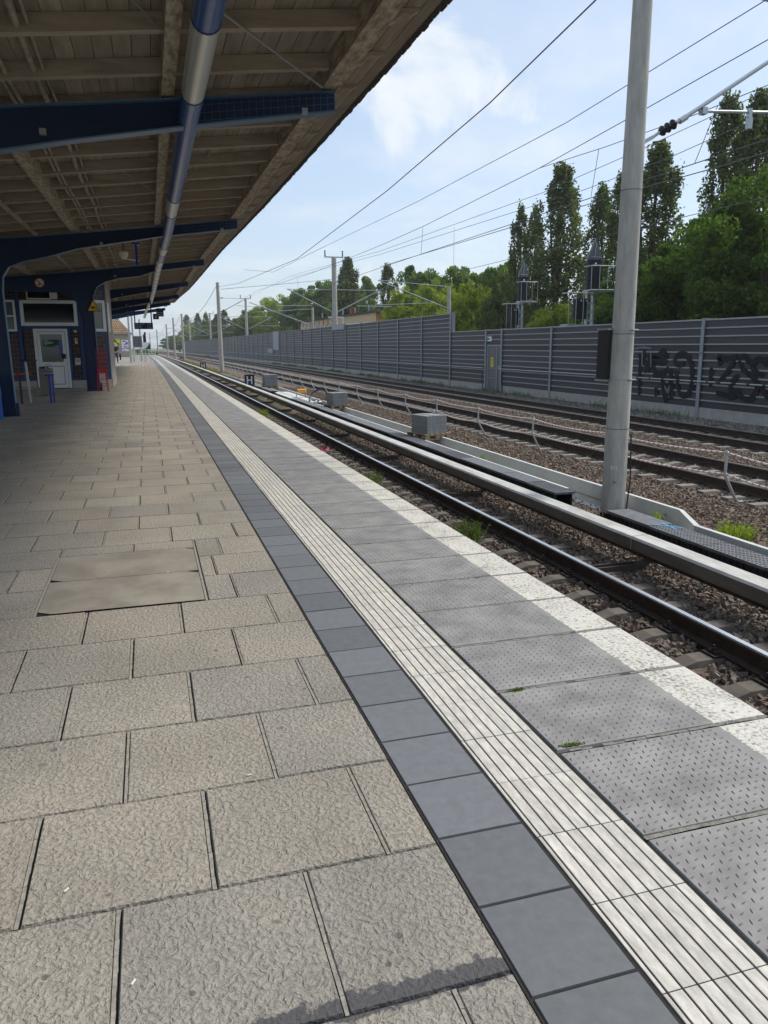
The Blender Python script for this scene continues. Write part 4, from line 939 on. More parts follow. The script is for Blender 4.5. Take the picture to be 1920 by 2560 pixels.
# ------------------------------------------------------------------ stacks on pallets
def stack(x, y, z, rz, label, w=.60, l=.78, h=.46):
    g = 'shrink-wrapped stacks on pallets by the trough'
    p = thing('pallet', 'wooden pallet under the ' + label.split(' stack')[0].replace('grey ', '') + ' grey stack', 'pallet', (x, y, z - .144), rz, 'wooden pallets')
    for k in range(5): MB().box(-.40 + k * .17, -.40 + k * .17 + .12, -.45, .45, .122, .144).build('deck_board', 'pallet', p, world=False)
    for yy in (-.45, -.05, .35):
        for z_ in (0, .10): MB().box(-.40, .40, yy, yy + .1, z_, z_ + .02).build('bearer', 'pallet', p, world=False)
        for xx in (-.40, -.07, .26): MB().box(xx, xx + .14, yy, yy + .1, .0205, .0995).build('block', 'pallet', p, world=False)
    t = thing('wrapped_stack', label, 'stack', (x, y, z), rz, g)
    b = MB(); n = 7
    for k in range(n):
        a = -w / 2 + k * w / n
        for j in range(2): b.box(a + .002, a + w / n - .002, -l / 2, l / 2, .002 + j * h / 2, (j + 1) * h / 2 - .002 + (0.012 * math.sin(PI * (k + .5) / n) if j else 0))
    b.build('channel_piece', 'crate', t, world=False)
    b = MB()
    for zz in (h * .48,): b.box(-w / 2 - .003, w / 2 + .003, -l / 2 - .003, l / 2 + .003, zz, zz + .012)
    b.box(-w * .15, -w * .15 + .014, -l / 2 - .003, l / 2 + .003, 0, h + .016)
    b.build('strap', 'alu', t, world=False)
stack(6.98, 19.05, -.80, .22, 'nearest grey stack of strapped cable troughing, closest to the mast')
stack(6.98, 29.5, -.80, .1, 'middle grey stack of strapped cable troughing, beside the cable loop')
stack(6.75, 45.5, -.80, .05, 'farthest grey stack of strapped cable troughing, right of the big H board', w=.75, l=.8, h=.62)
# amber lamp on frame, black hose loop
t = thing('amber_lamp_unit', 'small amber lamp box on a low grey frame between two grey stacks', 'lamp unit', (6.9, 36.5, -1.1))
MB().box(6.7, 7.12, 36.3, 36.7, -.72, -.56).build('lamp_box', 'orange', t, bevel=.02)
b = MB()
for xx in (6.65, 7.1): b.tube([(xx - .1, 36.5, -1.05), (xx, 36.5, -.90), (xx + .02, 36.5, -.72)], .02)
b.tube([(6.4, 36.4, -.98), (7.3, 36.5, -.98)], .02); b.box(6.3, 7.5, 36.2, 36.9, -1.03, -.99); b.build('frame', 'galv', t)
P_ = [(6.95 + .30 * math.cos(a) - .05 * a, 32.6 + .35 * math.sin(a), -.95 + .28 * (1 + math.sin(a + .6))) for a in np.linspace(-1.2, 5.2, 22)]
MB().tube(P_, .035, 8).build('hose_loop', 'black', label='black cable looped up in the air beside the trough, left of the middle stack', cat='cable', smooth=True)
MB().tube([(6.55, 31.8, -.90), (6.8, 32.4, -.84), (7.05, 33.2, -.86), (7.0, 34.6, -.92)], .05, 8).build('drain_pipe', 'galv', label='short pale pipe lying on the trough below the black cable loop', cat='pipe', smooth=True)
MB().box(6.3, 7.3, 33.3, 41.5, -1.0, -.955).build('gangway', 'conc_new', label='pale slab bridging the trough beneath the amber lamp box', cat='slab')

# ------------------------------------------------------------------ H stop boards
for (y, s, lb) in ((47.9, 1.0, 'largest of the three black boards with a white H'), (86.5, 1.0, 'middle black board with a white H, left of the second mast'), (131, 1.05, 'smallest and farthest black board with a white H')):
    x = 5.9 + cvx(y); t = thing('stop_board', lb, 'sign', (x, y, -1.2), 0, 'black H stop boards')
    MB().box(x - .30, x + .30, y - .02, y + .02, -.92, -.24).build('board', 'black', t)
    b = MB(); b.box(x - .17, x - .09, y - .026, y - .0205, -.82, -.34); b.box(x + .09, x + .17, y - .026, y - .0205, -.82, -.34); b.box(x - .09, x + .09, y - .026, y - .0205, -.62, -.54); b.build('letter', 'ink', t)
    MB().tube([(x, y + .03, -1.2), (x, y + .03, -.5)], .03, 8).build('post', 'galv', t)

# ------------------------------------------------------------------ canopy
BY = [8.66, 18.3, 27.94, 37.6, 47.2, 56.9, 66.5]; TX = [2.08, 2.11, 2.04, 1.99, 1.92, 1.74, 1.61]; TZ = [4.07, 4.21, 4.34, 4.35, 4.37, 4.46, 4.52]
def ip(y, vals):
    if y <= BY[0]: return vals[0] + (y - BY[0]) * (vals[1] - vals[0]) / (BY[1] - BY[0]) * (.6)
    for i in range(len(BY) - 1):
        if y <= BY[i + 1]: return vals[i] + (y - BY[i]) / (BY[i + 1] - BY[i]) * (vals[i + 1] - vals[i])
    return vals[-1]
def kx(y): return ip(y, TX) - 2.08
def kz(y): return ip(y, TZ) - 4.07
SL = .115
t = thing('canopy', 'long timber platform roof carried by dark blue steel beams and columns', 'platform roof', (-3, 30, 0))
VAL = -5.4
def beamrow(i, y, tips=True):
    dx, dz = kx(y), kz(y); X1 = 2.08 + dx; Z1 = 4.07 + dz
    # top line and arched lower line, from the tip leftwards
    colx = {1: -2.82, 2: -1.62}.get(i)
    sl_ = .119
    if colx is not None:
        cr = colx                                   # right face of the column
        low = [(X1, Z1 - .19), (X1 - 1.6, Z1 - .40), (cr + 1.55, Z1 - .71 if i == 1 else Z1 - .58), (cr + .9, Z1 - .90 if i == 1 else Z1 - .66), (cr + .45, Z1 - 1.0 if i == 1 else Z1 - .78), (cr + .16, Z1 - 1.12 if i == 1 else Z1 - .95), (cr + .03, Z1 - 1.32 if i == 1 else Z1 - 1.22), (cr, Z1 - 1.6 if i == 1 else Z1 - 1.5)]
        col = [(cr, Z1 - 1.9), (cr + .02, .25), (cr + .03, 0.0), (cr - .40, 0.0), (cr - .38, Z1 - 2.1)]
        left = [(cr - .50, Z1 - 1.45), (cr - .9, Z1 - 1.15), (-4.6, Z1 - 1.12), (-9.5, Z1 - 1.15)]
        topl = [(-9.5, Z1 - .28), (-5.4, Z1 - .78), (-2.2, Z1 - .50), (X1 - 1.64, Z1 - .20), (X1, Z1)]
        poly = low + col + left + topl
    else:
        poly = [(X1, Z1 - .19), (X1 - 1.47, Z1 - .43), (X1 - 2.68, Z1 - .65), (X1 - 3.31, Z1 - .78), (X1 - 5, Z1 - 1.1), (-9.5, Z1 - 1.15), (-9.5, Z1 - .28), (-5.4, Z1 - .78), (X1 - 3.27, Z1 - .39), (X1 - 1.64, Z1 - .20), (X1, Z1)]
    b = MB(); b.prism([(px, y - .006, pz) for px, pz in poly], (0, .012, 0))
    o = b.build('roof_beam', 'blue_dk', t)
    # flanges
    fl = MB(); seq = (low + col[:3]) if colx is not None else poly[:6]
    for k in range(len(seq) - 1):
        p, q = seq[k], seq[k + 1]; fl.beam((p[0], y, p[1]), (q[0], y, q[1]), .16, .016, up=(0, 0, 1) if abs(p[0] - q[0]) > .02 else (1, 0, 0))
    tp = topl if colx is not None else poly[6:]
    for k in range(len(tp) - 1): fl.beam((tp[k][0], y, tp[k][1]), (tp[k + 1][0], y, tp[k + 1][1]), .16, .016)
    fl.build('beam_flange', 'blue_lt', o)
    if colx is not None:
        cb = MB(); cb.box(colx - .42, colx + .03, y - .11, y + .11, .0, .03); cb.box(colx - .40, colx - .385, y - .09, y + .09, .03, Z1 - 2.0); cb.box(colx + .032, colx + .075, y - .09, y + .09, 0, .28); cb.build('column_foot', 'blue_dk', o)
    # bird mesh near the tip
    g = MB(); n = 22 if i == 0 else (16 if i == 1 else 8)
    for k in range(n):
        x = X1 - .02 - k * .075
        zt = Z1 - (X1 - x) * .122; zl = Z1 - .19 - (X1 - x) * .145; g.box(x - .0015, x + .0015, y - .095, y - .091, zl, zt)
    for k in (0, 1, 2, 3):
        f_ = k / 3; g.beam((X1, y - .093, Z1 - .19 * f_), (X1 - n * .075, y - .093, Z1 - n * .075 * (.122 + .023 * f_) - .19 * f_), .003, .003)
    g.build('bird_mesh', 'blue_lt', o)
    bl = MB()
    for fr_x in (.35, 1.5, 2.9): bl.box(X1 - fr_x - .03, X1 - fr_x + .03, y - .14, y - .08, Z1 - .21 - .145 * fr_x, Z1 - .155 - .145 * fr_x)
    bl.build('clip', 'alu', o)
for i, y in enumerate(BY): beamrow(i, y)
YC = [3.6, 6, 8.66, 13.5, 18.3, 23, 27.94, 32.8, 37.6, 42.4, 47.2, 52, 56.9, 61.5, 64.6]
def cpath(y0, y1): return [(kx(y), y, kz(y)) for y in ([y0] + [q for q in YC if y0 < q < y1] + [y1])]
def purl(x0, x1, z0, z1, name='purlin', m='purlin'):
    for k in range(len(YC) - 1): pass
    return MB().sweep([(x0, z0), (x1, z0), (x1, z1), (x0, z1)], cpath(YC[0], YC[-1])).build(name, m, t)
purl(1.93, 2.11, 4.08, 4.30); purl(.30, .42, 3.89, 4.12); purl(-1.42, -1.28, 3.70, 3.94); purl(-3.5, -3.36, 3.46, 3.68)
# joists
jy = []; y = 3.91
while y < 64.3: jy.append(y); y += 1.085
for n_, y in enumerate(jy):
    dx, dz = kx(y), kz(y); zr = lambda x: 4.31 + dz + (x - 2.0) * SL
    b = MB()
    pts = [(2.50, .02), (2.42, .055), (2.36, .035), (2.28, .10), (2.14, .14), (-5.3, .14)]
    poly = [(x + dx, y - .045, zr(x) - d) for x, d in pts] + [(-5.3 + dx, y - .045, zr(-5.3)), (2.50 + dx, y - .045, zr(2.50))]
    b.prism(poly, (0, .09, 0)); b.build('joist', 'joist', t)
# roof boards run along the platform
b = MB(); x = -5.4; k = 0
cp = cpath(YC[0], YC[-1])
while x < 2.66:
    x1 = min(x + .165, 2.67); za = 4.312 + (x - 2) * SL; zb = 4.312 + (x1 - 2) * SL; j = random.uniform(0, .003)
    b.sweep([(x + .003, za + j), (x1 - .003, zb + j), (x1 - .003, zb + .024), (x + .003, za + .024)], cp); x = x1
b.build('roof_boards', 'wood', t)
x = -9.5
b = MB(); b.sweep([(-9.5, 4.06), (-5.42, 3.46), (-5.42, 3.50), (-9.5, 4.10)], cp); b.build('roof_boards', 'wood', t)
b = MB(); b.sweep([(-9.5, 4.11), (-5.4, 3.51), (2.70, 4.418), (2.72, 4.418), (2.72, 4.45), (2.70, 4.455), (-5.4, 3.56), (-9.5, 4.15)], cp); b.build('roofing', 'felt', t)
b = MB(); yy = 3.7
while yy < 64.4:
    dx, dz = kx(yy), kz(yy); b.box(2.655 + dx, 2.735 + dx + random.uniform(-.012, .006), yy, yy + .13, 4.385 + dz, 4.445 + dz + random.uniform(-.006, .004)); yy += .16
b.build('eave_trim', 'eave', t)
# conduits clipped under the roof
for (x, z, r) in ((-1.10, 3.86, .022), (-1.04, 3.86, .022), (-.80, 3.90, .028), (-.72, 3.92, .014), (-2.2, 3.72, .05)):
    P_ = [(x + kx(y) + (.015 * math.sin(y * 1.3) if r < .03 else 0), y, z + kz(y) + .0) for y in np.linspace(3.7, 36, 60)]
    MB().tube(P_, r, 8).build('conduit', 'pipe', t, smooth=True)
for (p, q, r) in (((.55, 6.55, 4.02), (1.9, 8.45, 4.05), .012), ((-.35, 5.6, 3.98), (.30, 7.3, 4.0), .006), ((.9, 5.6, 4.1), (.6, 6.2, 3.9), .006), ((-.45, 12.5, 4.1), (.3, 14.4, 4.02), .006), ((1.1, 12.3, 4.25), (.7, 13.4, 3.95), .006)):
    MB().tube([p, q], r, 6).build('brace_rod', 'alu', t)
# continuous light tube below the roof
t = thing('light_tube', 'long round blue lamp tube with silver lens sections hung under the roof', 'strip light', (.55, 30, 3.6))
def txz(y):
    if y <= BY[-1]: return .55 + kx(y), 3.70 + kz(y)
    u = (y - 66.5); return .55 + kx(66.5) - u * .015, 3.70 + kz(66.5) - u * .004
segs = []; y = -2.0
pat = [(5.15, 'b'), (6.15, 's')]
y = -2.2; marks = [(-2.2, 4.75, 'b'), (4.75, 5.85, 'x')]
ys_ = []; y = -2.2; bounds = [(3.6, 6.02, 'b'), (6.02, 7.75, 's'), (7.75, 13.3, 'b'), (13.3, 15.0, 's'), (15.0, 20.5, 'b'), (20.5, 22.2, 's')]
y = 22.2
while y < 74: bounds += [(y, y + 1.9, 'b' if y < 24 else 's2'), (y + 1.9, y + 3.6, 's')]; y += 3.6
for (a, c, k) in bounds:
    n = max(2, int((c - a) / 2)); P_ = []
    for j in range(n + 1):
        yy = a + .012 + (c - a - .024) * j / n; X, Z = txz(yy); P_.append((X, yy, Z))
    MB().tube(P_, .105 if k == 'b' else .103, 20).build('tube_casing' if k == 'b' else 'lamp_lens', 'tube_b' if k == 'b' else 'tube_s', t, smooth=True)
    X, Z = txz(c); MB().tube([(X, c - .011, Z), (X, c + .011, Z)], .109, 20).build('joint_band', 'blue_dk', t)
for yy in np.arange(6.3, 64, 4.82):
    X, Z = txz(yy); MB().box(X - .03, X + .03, yy - .03, yy + .03, Z + .09, Z + .34).build('hanger', 'blue_dk', t)

# ------------------------------------------------------------------ station building under the canopy
t = thing('station_building', 'small station building with blue frames, white windows and oxblood brick panels', 'building', (-3.5, 31, 0))
FY = 30.0
core = MB(); core.add([(-7.5, FY + .12, 0), (-2.2, FY + .12, 0), (-1.40, FY + .62, 0), (-1.36, 34.5, 0), (-2.4, 36, 0), (-7.5, 36, 0)] + [(-7.5, FY + .12, 3.95), (-2.2, FY + .12, 3.95), (-1.40, FY + .62, 3.95), (-1.36, 34.5, 3.95), (-2.4, 36, 3.95), (-7.5, 36, 3.95)],
                      [(0, 1, 7, 6), (1, 2, 8, 7), (2, 3, 9, 8), (3, 4, 10, 9), (4, 5, 11, 10), (5, 0, 6, 11), (6, 7, 8, 9, 10, 11)])
core.build('wall', 'blue_tr', t)
def fbox(name, x0, x1, z0, z1, d0, d1, m, par=None, **k): return MB().box(x0, x1, FY - d1, FY - d0 + .0, z0, z1).build(name, m, par or t, **k)
for (x0, x1, z0, z1) in ((-4.62, -4.30, .38, 1.91), (-4.12, -3.83, .38, 2.05), (-2.57, -2.29, .38, 2.08), (-7.3, -4.85, .38, 1.9)): fbox('brick_panel', x0, x1, z0, z1, -.119, -.06, 'brick')
fbox('upper_panel', -7.3, -2.25, 3.13, 3.95, -.119, -.07, 'brick')
# blue posts
for (x0, x1) in ((-4.83, -4.64), (-4.28, -4.16), (-2.68, -2.585), (-2.28, -2.16)): fbox('post', x0, x1, .29, 2.089 if x0 == -2.68 else 3.95, -.119, .0, 'blue_tr')
for (z0, z1) in ((2.09, 2.18), (.30, .375)): 
    if z0 > 1: fbox('rail', -4.135, -2.285, z0, z1, -.119, -.002, 'blue_tr')
    else:
        for (x0, x1) in ((-4.14, -3.83), (-2.58, -2.29), (-4.63, -4.29)): fbox('rail', x0, x1, z0, z1, -.119, -.002, 'blue_tr')
for (x0, x1) in ((-7.5, -3.83), (-2.66, -2.16)): fbox('plinth', x0, x1, 0, .285, -.118, .03, 'plinth')
# window over the door
def window(x0, x1, z0, z1, fw, m='glass', bar=None):
    f = MB(); d0, d1 = FY - .03, FY + .05
    f.box(x0, x1, d0, d1, z1 - fw, z1); f.box(x0, x1, d0, d1, z0, z0 + fw); f.box(x0, x0 + fw, d0, d1, z0 + fw, z1 - fw); f.box(x1 - fw, x1, d0, d1, z0 + fw, z1 - fw)
    if bar: f.box(x0 + fw, x1 - fw, d0 + .01, d1, bar, bar + .04)
    o = f.build('window', 'white', t); MB().box(x0 + fw, x1 - fw, FY + .02, FY + .03, z0 + fw, z1 - fw).build('pane', m, o); return o
window(-4.15, -2.30, 2.19, 3.06, .11); window(-4.98, -4.30, 2.0, 3.06, .07, 'glass_g', 2.5); window(-6.4, -5.2, 2.0, 3.06, .08, 'glass_g', 2.5)
o = MB().box(-3.90, -3.86, FY - .06, FY - .0, 3.10, 3.45).box(-3.88, -3.12, FY - .06, FY - .0, 3.08, 3.13).box(-3.15, -2.98, FY - .06, FY - .0, 3.1, 3.45).box(-2.98, -2.90, FY - .06, FY, 3.10, 3.32).build('window', 'white', t)
MB().box(-3.86, -3.15, FY - .02, FY - .01, 3.13, 3.45).build('pane', 'glass', o)
# door
f = MB(); f.box(-3.80, -3.70, FY - .02, FY + .06, .02, 2.09); f.box(-2.77, -2.68, FY - .02, FY + .06, .02, 2.09); f.box(-3.70, -2.77, FY - .02, FY + .06, 2.0, 2.09); f.build('door_frame', 'white', t)
d = MB(); d.box(-3.69, -3.59, FY - .035, FY + .03, .03, 1.99); d.box(-2.88, -2.78, FY - .035, FY + .03, .03, 1.99); d.box(-3.59, -2.88, FY - .035, FY + .03, 1.90, 1.99); d.box(-3.59, -2.88, FY - .035, FY + .03, .80, .94); d.box(-3.59, -2.88, FY - .035, FY + .03, .03, .15); d.box(-3.57, -2.90, FY - .022, FY + .03, .17, .78)
do = d.build('door', 'white', t); dg = MB().box(-3.59, -2.88, FY + .01, FY + .02, .94, 1.90).build('pane', 'glass', do)
po = MB().box(-3.52, -3.0, FY + .0, FY + .008, 1.47, 1.72).build('poster', 'poster_g', do)
MB().box(-3.0, -2.90, FY - .06, FY - .04, 1.14, 1.70).build('hanging_coat', 'tube_b', do)
MB().box(-2.94, -2.80, FY - .09, FY - .036, 1.05, 1.22).build('handle', 'black', do)
b = MB(); b.box(-3.48, -3.34, FY - .004, FY - .001, 1.675, 1.69); b.box(-3.48, -3.18, FY - .004, FY - .001, 1.615, 1.63); b.box(-3.48, -3.22, FY - .004, FY - .001, 1.585, 1.595); b.box(-3.48, -3.38, FY - .004, FY - .001, 1.53, 1.54); b.box(-3.12, -3.02, FY - .004, FY - .001, 1.49, 1.505); b.build('lettering', 'ink', do)
for z in (1.85, .95): MB().box(-3.76, -3.68, FY - .055, FY - .036, z, z + .12).build('hinge', 'white', do)
# notices on the brick
for (x0, x1, z0, z1, m) in ((-2.47, -2.37, 1.97, 2.04, 'whitew'), (-2.46, -2.37, 1.57, 1.77, 'whitew'), (-2.51, -2.33, .83, 1.06, 'whitew')): fbox('notice', x0, x1, z0, z1, -.058, -.045, m)
fbox('notice_print', -2.49, -2.35, .92, 1.03, -.044, -.041, 'alu'); fbox('notice_print', -2.43, -2.39, 1.66, 1.73, -.044, -.041, 'black'); fbox('notice_print', -2.44, -2.385, 1.585, 1.60, -.044, -.041, 'black')
# slanted corner face with its window, built in a rotated frame
A, C = Vector((-2.16, FY + .0, 0)), Vector((-1.36, FY + .52, 0)); ux = (C - A).normalized(); nrm_ = Vector((ux.y, -ux.x, 0)); LN = (C - A).length
def cface(name, u0, u1, z0, z1, d0, d1, m, par=None):
    b = MB(); pts = []
    for z in (z0, z1):
        for (u, d_) in ((u0, d0), (u1, d0), (u1, d1), (u0, d1)): p = A + ux * u + nrm_ * d_; pts.append((p.x, p.y, z))
    b.add(pts, [(0, 3, 2, 1), (4, 5, 6, 7), (0, 1, 5, 4), (1, 2, 6, 5), (2, 3, 7, 6), (3, 0, 4, 7)]); return b.build(name, m, par or t)
cface('corner_face', 0, LN, .29, 3.95, -.10, -.02, 'blue_tr'); cface('plinth', -.02, LN + .02, 0, .285, -.10, .03, 'plinth')
cface('brick_panel', .10, LN - .10, .40, 1.91, -.019, -.01, 'brick'); cface('upper_panel', .10, LN - .1, 3.15, 3.5, -.019, -.01, 'brick')
fu0, fu1 = .04, LN - .04
w_ = cface('window', fu0, fu1, 2.0, 2.10, -.019, .04, 'white')
for (a, c, p, q) in ((fu0, fu1, 3.0, 3.1), (fu0, fu0 + .10, 2.1, 3.0), (fu1 - .12, fu1, 2.1, 3.0)): cface('window_frame', a, c, p, q, -.019, .04, 'white', w_)
cface('pane', fu0 + .1, fu1 - .12, 2.1, 3.0, -.01, .01, 'glass_g', w_)
MB().box(-1.36, -1.30, FY + .56, 34.5, 0.0, .30).build('plinth', 'plinth', t)
MB().box(-1.355, -1.32, FY + .56, 34.5, .30, 3.95).build('side_wall', 'plinth', t); MB().box(-1.319, -1.30, FY + .62, 32.2, 2.0, 3.05).build('side_window', 'white', t)

def flat_sign(name, label, cat, cx_, y, cz, parts, hang=None):
    return None
# no-smoking / no-dogs roundel on the cross beam
t = thing('prohibition_sign', 'round white sign with red ring and slash on the dark blue beam', 'sign', (-3.19, 27.85, 3.49))
def disc(cx_, cz, y, r0, r1, m, name, par, n=32):
    b = MB(); vs = []
    for k in range(n):
        a = 2 * PI * k / n
        for r in (r0, r1): vs.append((cx_ + r * math.cos(a), y, cz + r * math.sin(a)))
    if r0 == 0: b.prism([(cx_ + r1 * math.cos(2 * PI * k / n), y, cz + r1 * math.sin(2 * PI * k / n)) for k in range(n)], (0, .004, 0))
    else: b.add(vs, [(2 * k, 2 * k + 1, (2 * k + 3) % (2 * n), (2 * k + 2) % (2 * n)) for k in range(n)])
    return b.build(name, m, par)
disc(-3.19, 3.49, 27.87, 0, .155, 'whitew', 'plate', t); disc(-3.19, 3.49, 27.864, .128, .155, 'red', 'ring', t)
b = MB(); b.beam((-3.28, 27.862, 3.59), (-3.10, 27.862, 3.39), .004, .022, up=(0, 0, 1)); b.build('slash', 'black', t)
b = MB(); b.box(-3.24, -3.17, 27.862, 27.865, 3.43, 3.46); b.box(-3.22, -3.20, 27.862, 27.865, 3.40, 3.43); b.build('pictogram', 'black', t)
# yellow triangle
t = thing('warning_sign', 'yellow triangular warning sign with black border on the narrow blue column', 'sign', (-1.61, 27.8, 2.6))
cxw, yw = -1.61, 27.80
MB().prism([(cxw - .215, yw, 2.60), (cxw + .215, yw, 2.60), (cxw, yw, 3.0)], (0, .01, 0)).build('plate', 'black', t)
MB().prism([(cxw - .175, yw - .004, 2.625), (cxw + .175, yw - .004, 2.625), (cxw, yw - .004, 2.95)], (0, .003, 0)).build('yellow_field', 'yellow', t)
b = MB(); b.box(cxw - .07, cxw + .02, yw - .008, yw - .005, 2.69, 2.76); b.beam((cxw + .02, yw - .006, 2.76), (cxw + .09, yw - .006, 2.69), .004, .02); b.box(cxw + .05, cxw + .11, yw - .008, yw - .005, 2.66, 2.68); b.build('pictogram', 'black', t)

# ------------------------------------------------------------------ things on the platform near the building
t = thing('display_stand', 'red wire basket stand with round-pictured panel at the foot of the narrow column', 'wire stand', (-1.48, 27.45, 0))
b = MB(); y = 27.40
for k in range(6): b.tube([(-1.63 + k * .055, y + .08, .74), (-1.63 + k * .055, y + .10, 1.36)], .008, 5)
for z in (.80, .95, 1.10, 1.25, 1.36): b.tube([(-1.63, y + .09, z), (-1.355, y + .09, z)], .007, 5)
b.build('wire_back', 'red', t)
b = MB()
for (x, yy) in ((-1.66, y - .12), (-1.31, y - .12), (-1.62, y + .15), (-1.36, y + .15)): b.tube([(x, yy, 0), ((x + 1.485) * .75 - 1.485, yy * .6 + y * .4, .74)], .012, 6)
b.tube([(-1.62, y - .1, .2), (-1.35, y - .1, .2)], .01, 5); b.tube([(-1.62, y + .13, .25), (-1.35, y + .13, .25)], .01, 5); b.build('leg_frame', 'red', t)
b = MB(); b.box(-1.64, -1.35, y - .06, y + .10, .68, .74); b.box(-1.60, -1.37, y - .08, y - .06, .40, .68); b.build('basket', 'red', t)
MB().box(-1.575, -1.395, y - .09, y - .081, .43, .60).build('picture_panel', 'whitew', t); disc(-1.485, .52, y - .095, .045, .07, 'red', 'picture_ring', t, 20)
t = thing('bin', 'tall brown-grey bin standing in front of the white door', 'bin', (-3.03, 25.9, 0))
MB().box(-3.22, -2.84, 25.72, 26.1, 0, .82).build('body', 'binbr', t, bevel=.03); MB().lathe([(.15, .82), (.14, .86), (.05, .88)], 20, -3.08, 25.9).build('lid', 'black', t)
P_ = [(-2.92 + .09 * math.cos(a), 25.70, .86 + .09 * math.sin(a)) for a in np.linspace(0, 6.2, 16)]; MB().tube(P_, .014, 6).build('ring', 'alu', t)
def stool(label, x, y, m, h, legm, r=.13):
    t = thing('bar_stool', label, 'stool', (x, y, 0), 0, None)
    MB().lathe([(r * .7, h - .06), (r, h - .045), (r, h - .01), (r * .8, h)], 20, x, y).build('seat', m, t, smooth=True)
    MB().tube([(x, y, 0), (x, y, h - .06)], .030, 12).build('leg', legm, t, smooth=True)
    return t
t = stool('bar stool with bright blue leg and steel-rimmed seat', -2.54, 22.25, 'bblue', .77, 'bblue'); MB().lathe([(.14, .768), (.14, .778), (.13, .78)], 20, -2.54, 22.25).build('rim', 'alu', t)
MB().tube([(-2.48, 22.45, 0), (-2.48, 22.45, .7)], .02, 8).build('leg', 'bblue', t)
t = stool('bar stool with red seat on a black leg beside the blue column', -3.25, 22.2, 'red2', .80, 'black')
stool('bar stool with slim red leg behind the black-legged one', -3.16, 22.9, 'red2', .79, 'red2', .09)
t = thing('standing_table', 'thin round standing table on a grey pole with a footrail', 'table', (-3.12, 22.7, 0))
MB().lathe([(.27, 1.09), (.28, 1.10), (.28, 1.12), (.27, 1.125)], 28, -3.12, 22.7).build('table_top', 'black', t, smooth=True); MB().tube([(-3.10, 22.7, 0), (-3.13, 22.7, 1.09)], .032, 12).build('leg', 'alu', t, smooth=True)
b = MB(); b.tube([(-3.48, 22.75, .395), (-2.82, 22.75, .385)], .018, 8); b.tube([(-2.92, 22.75, .38), (-2.90, 22.8, .25), (-2.97, 22.8, .20), (-3.3, 22.8, .19)], .012, 8); b.build('footrail', 'alu', t)
t = thing('blue_barrel', 'round bright blue bin cut off by the left edge beside the wide column', 'bin', (-3.24, 17.5, 0))
MB().lathe([(.29, 0), (.31, .05), (.305, .45), (.315, .47), (.30, .9), (.28, .93)], 32, -3.26, 17.55).build('body', 'binblue', t, smooth=True)
t = thing('bench', 'grey metal bench with white rails and armrest at the left edge', 'bench', (-2.6, 11.7, 0))
b = MB(); b.box(-2.75, -2.19, 10.4, 12.5, .425, .445); b.build('seat', 'alu', t)
b = MB(); b.tube([(-2.18, 10.4, .44), (-2.18, 12.5, .44), (-2.76, 12.5, .44)], .014, 8); b.tube([(-2.28, 10.4, .22), (-2.28, 12.4, .22)], .014, 8); b.build('rail', 'white', t, smooth=True)
b = MB(); b.tube([(-2.21, 12.48, .45), (-2.20, 12.48, .52), (-2.24, 12.48, .56), (-2.45, 12.48, .64), (-2.7, 12.48, .66)], .010, 8); b.build('armrest', 'white', t, smooth=True)
for yy in (10.9, 12.35):
    b = MB(); b.tube([(-2.3, yy, 0), (-2.3, yy, .42)], .02); b.tube([(-2.68, yy, 0), (-2.68, yy, .42)], .02); b.build('leg', 'alu', t)

# speaker and camera arm under the roof
t = thing('speaker', 'white funnel loudspeaker hanging from the roof boards', 'loudspeaker', (-.40, 21.5, 3.75))
b = MB(); b.lathe([(.05, 3.64), (.10, 3.70), (.125, 3.80), (.10, 3.83), (.04, 3.84)], 20, -.42, 21.5); b.build('horn', 'whitew', t, smooth=True); MB().tube([(-.42, 21.5, 3.83), (-.42, 21.5, 4.14)], .014).build('stem', 'black', t)
MB().tube([(-.42, 21.5, 3.66), (-.2, 21.55, 3.62), (-.05, 21.6, 3.61)], .012).build('arm', 'white', t)
t = thing('camera_arm', 'bright blue drop bracket hanging from the second roof beam', 'bracket', (-.09, 18.2, 3.3))
MB().box(-.115, -.065, 18.15, 18.25, 3.17, 3.62).build('bar', 'bblue', t); MB().box(-.17, -.01, 18.12, 18.28, 3.60, 3.64).build('top_plate', 'bblue', t)

# ------------------------------------------------------------------ hanging signs
t = thing('departure_board', 'dark blue train departure board hanging on two posts from the roof', 'display', (-.10, 45, 2.3))
MB().box(-.60, .38, 44.95, 45.10, 2.395, 2.735).build('display_case', 'navy', t, bevel=.01)
for x in (-.55, .32): MB().box(x - .03, x + .03, 45.0, 45.06, 2.735, 4.05).build('hanger', 'navy', t)
for k, (l, r_) in enumerate((('S8 Schöneweide', 'sofort 3'), ('S9 Spandau', 'in 7 min'), ('S8 Zeuthen', 'in 12 min'))):
    z = 2.64 - .10 * k; text(l, .075, (-.55, 44.945, z), (PI / 2, 0, 0), 'ink', t); text(r_, .065, (.08, 44.945, z), (PI / 2, 0, 0), 'ink', t)
t = thing('station_sign', 'dark sign pair with platform number 4 hanging at the end of the roof', 'sign', (.85, 55, 3.3))
MB().box(.50, .88, 54.9, 55.0, 3.24, 3.60).build('number_plate', 'navy', t); MB().box(.72, 1.20, 54.78, 54.88, 3.42, 3.95).build('name_plate', 'navy', t)
text('4', .30, (.60, 54.895, 3.31), (PI / 2, 0, 0), 'ink', t); text('Betriebs-', .11, (.76, 54.775, 3.64), (PI / 2, 0, 0), 'ink', t); text('bahnhof', .11, (.76, 54.775, 3.50), (PI / 2, 0, 0), 'ink', t)
MB().box(.90, .94, 54.9, 54.95, 3.9, 4.35).build('hanger', 'navy', t)

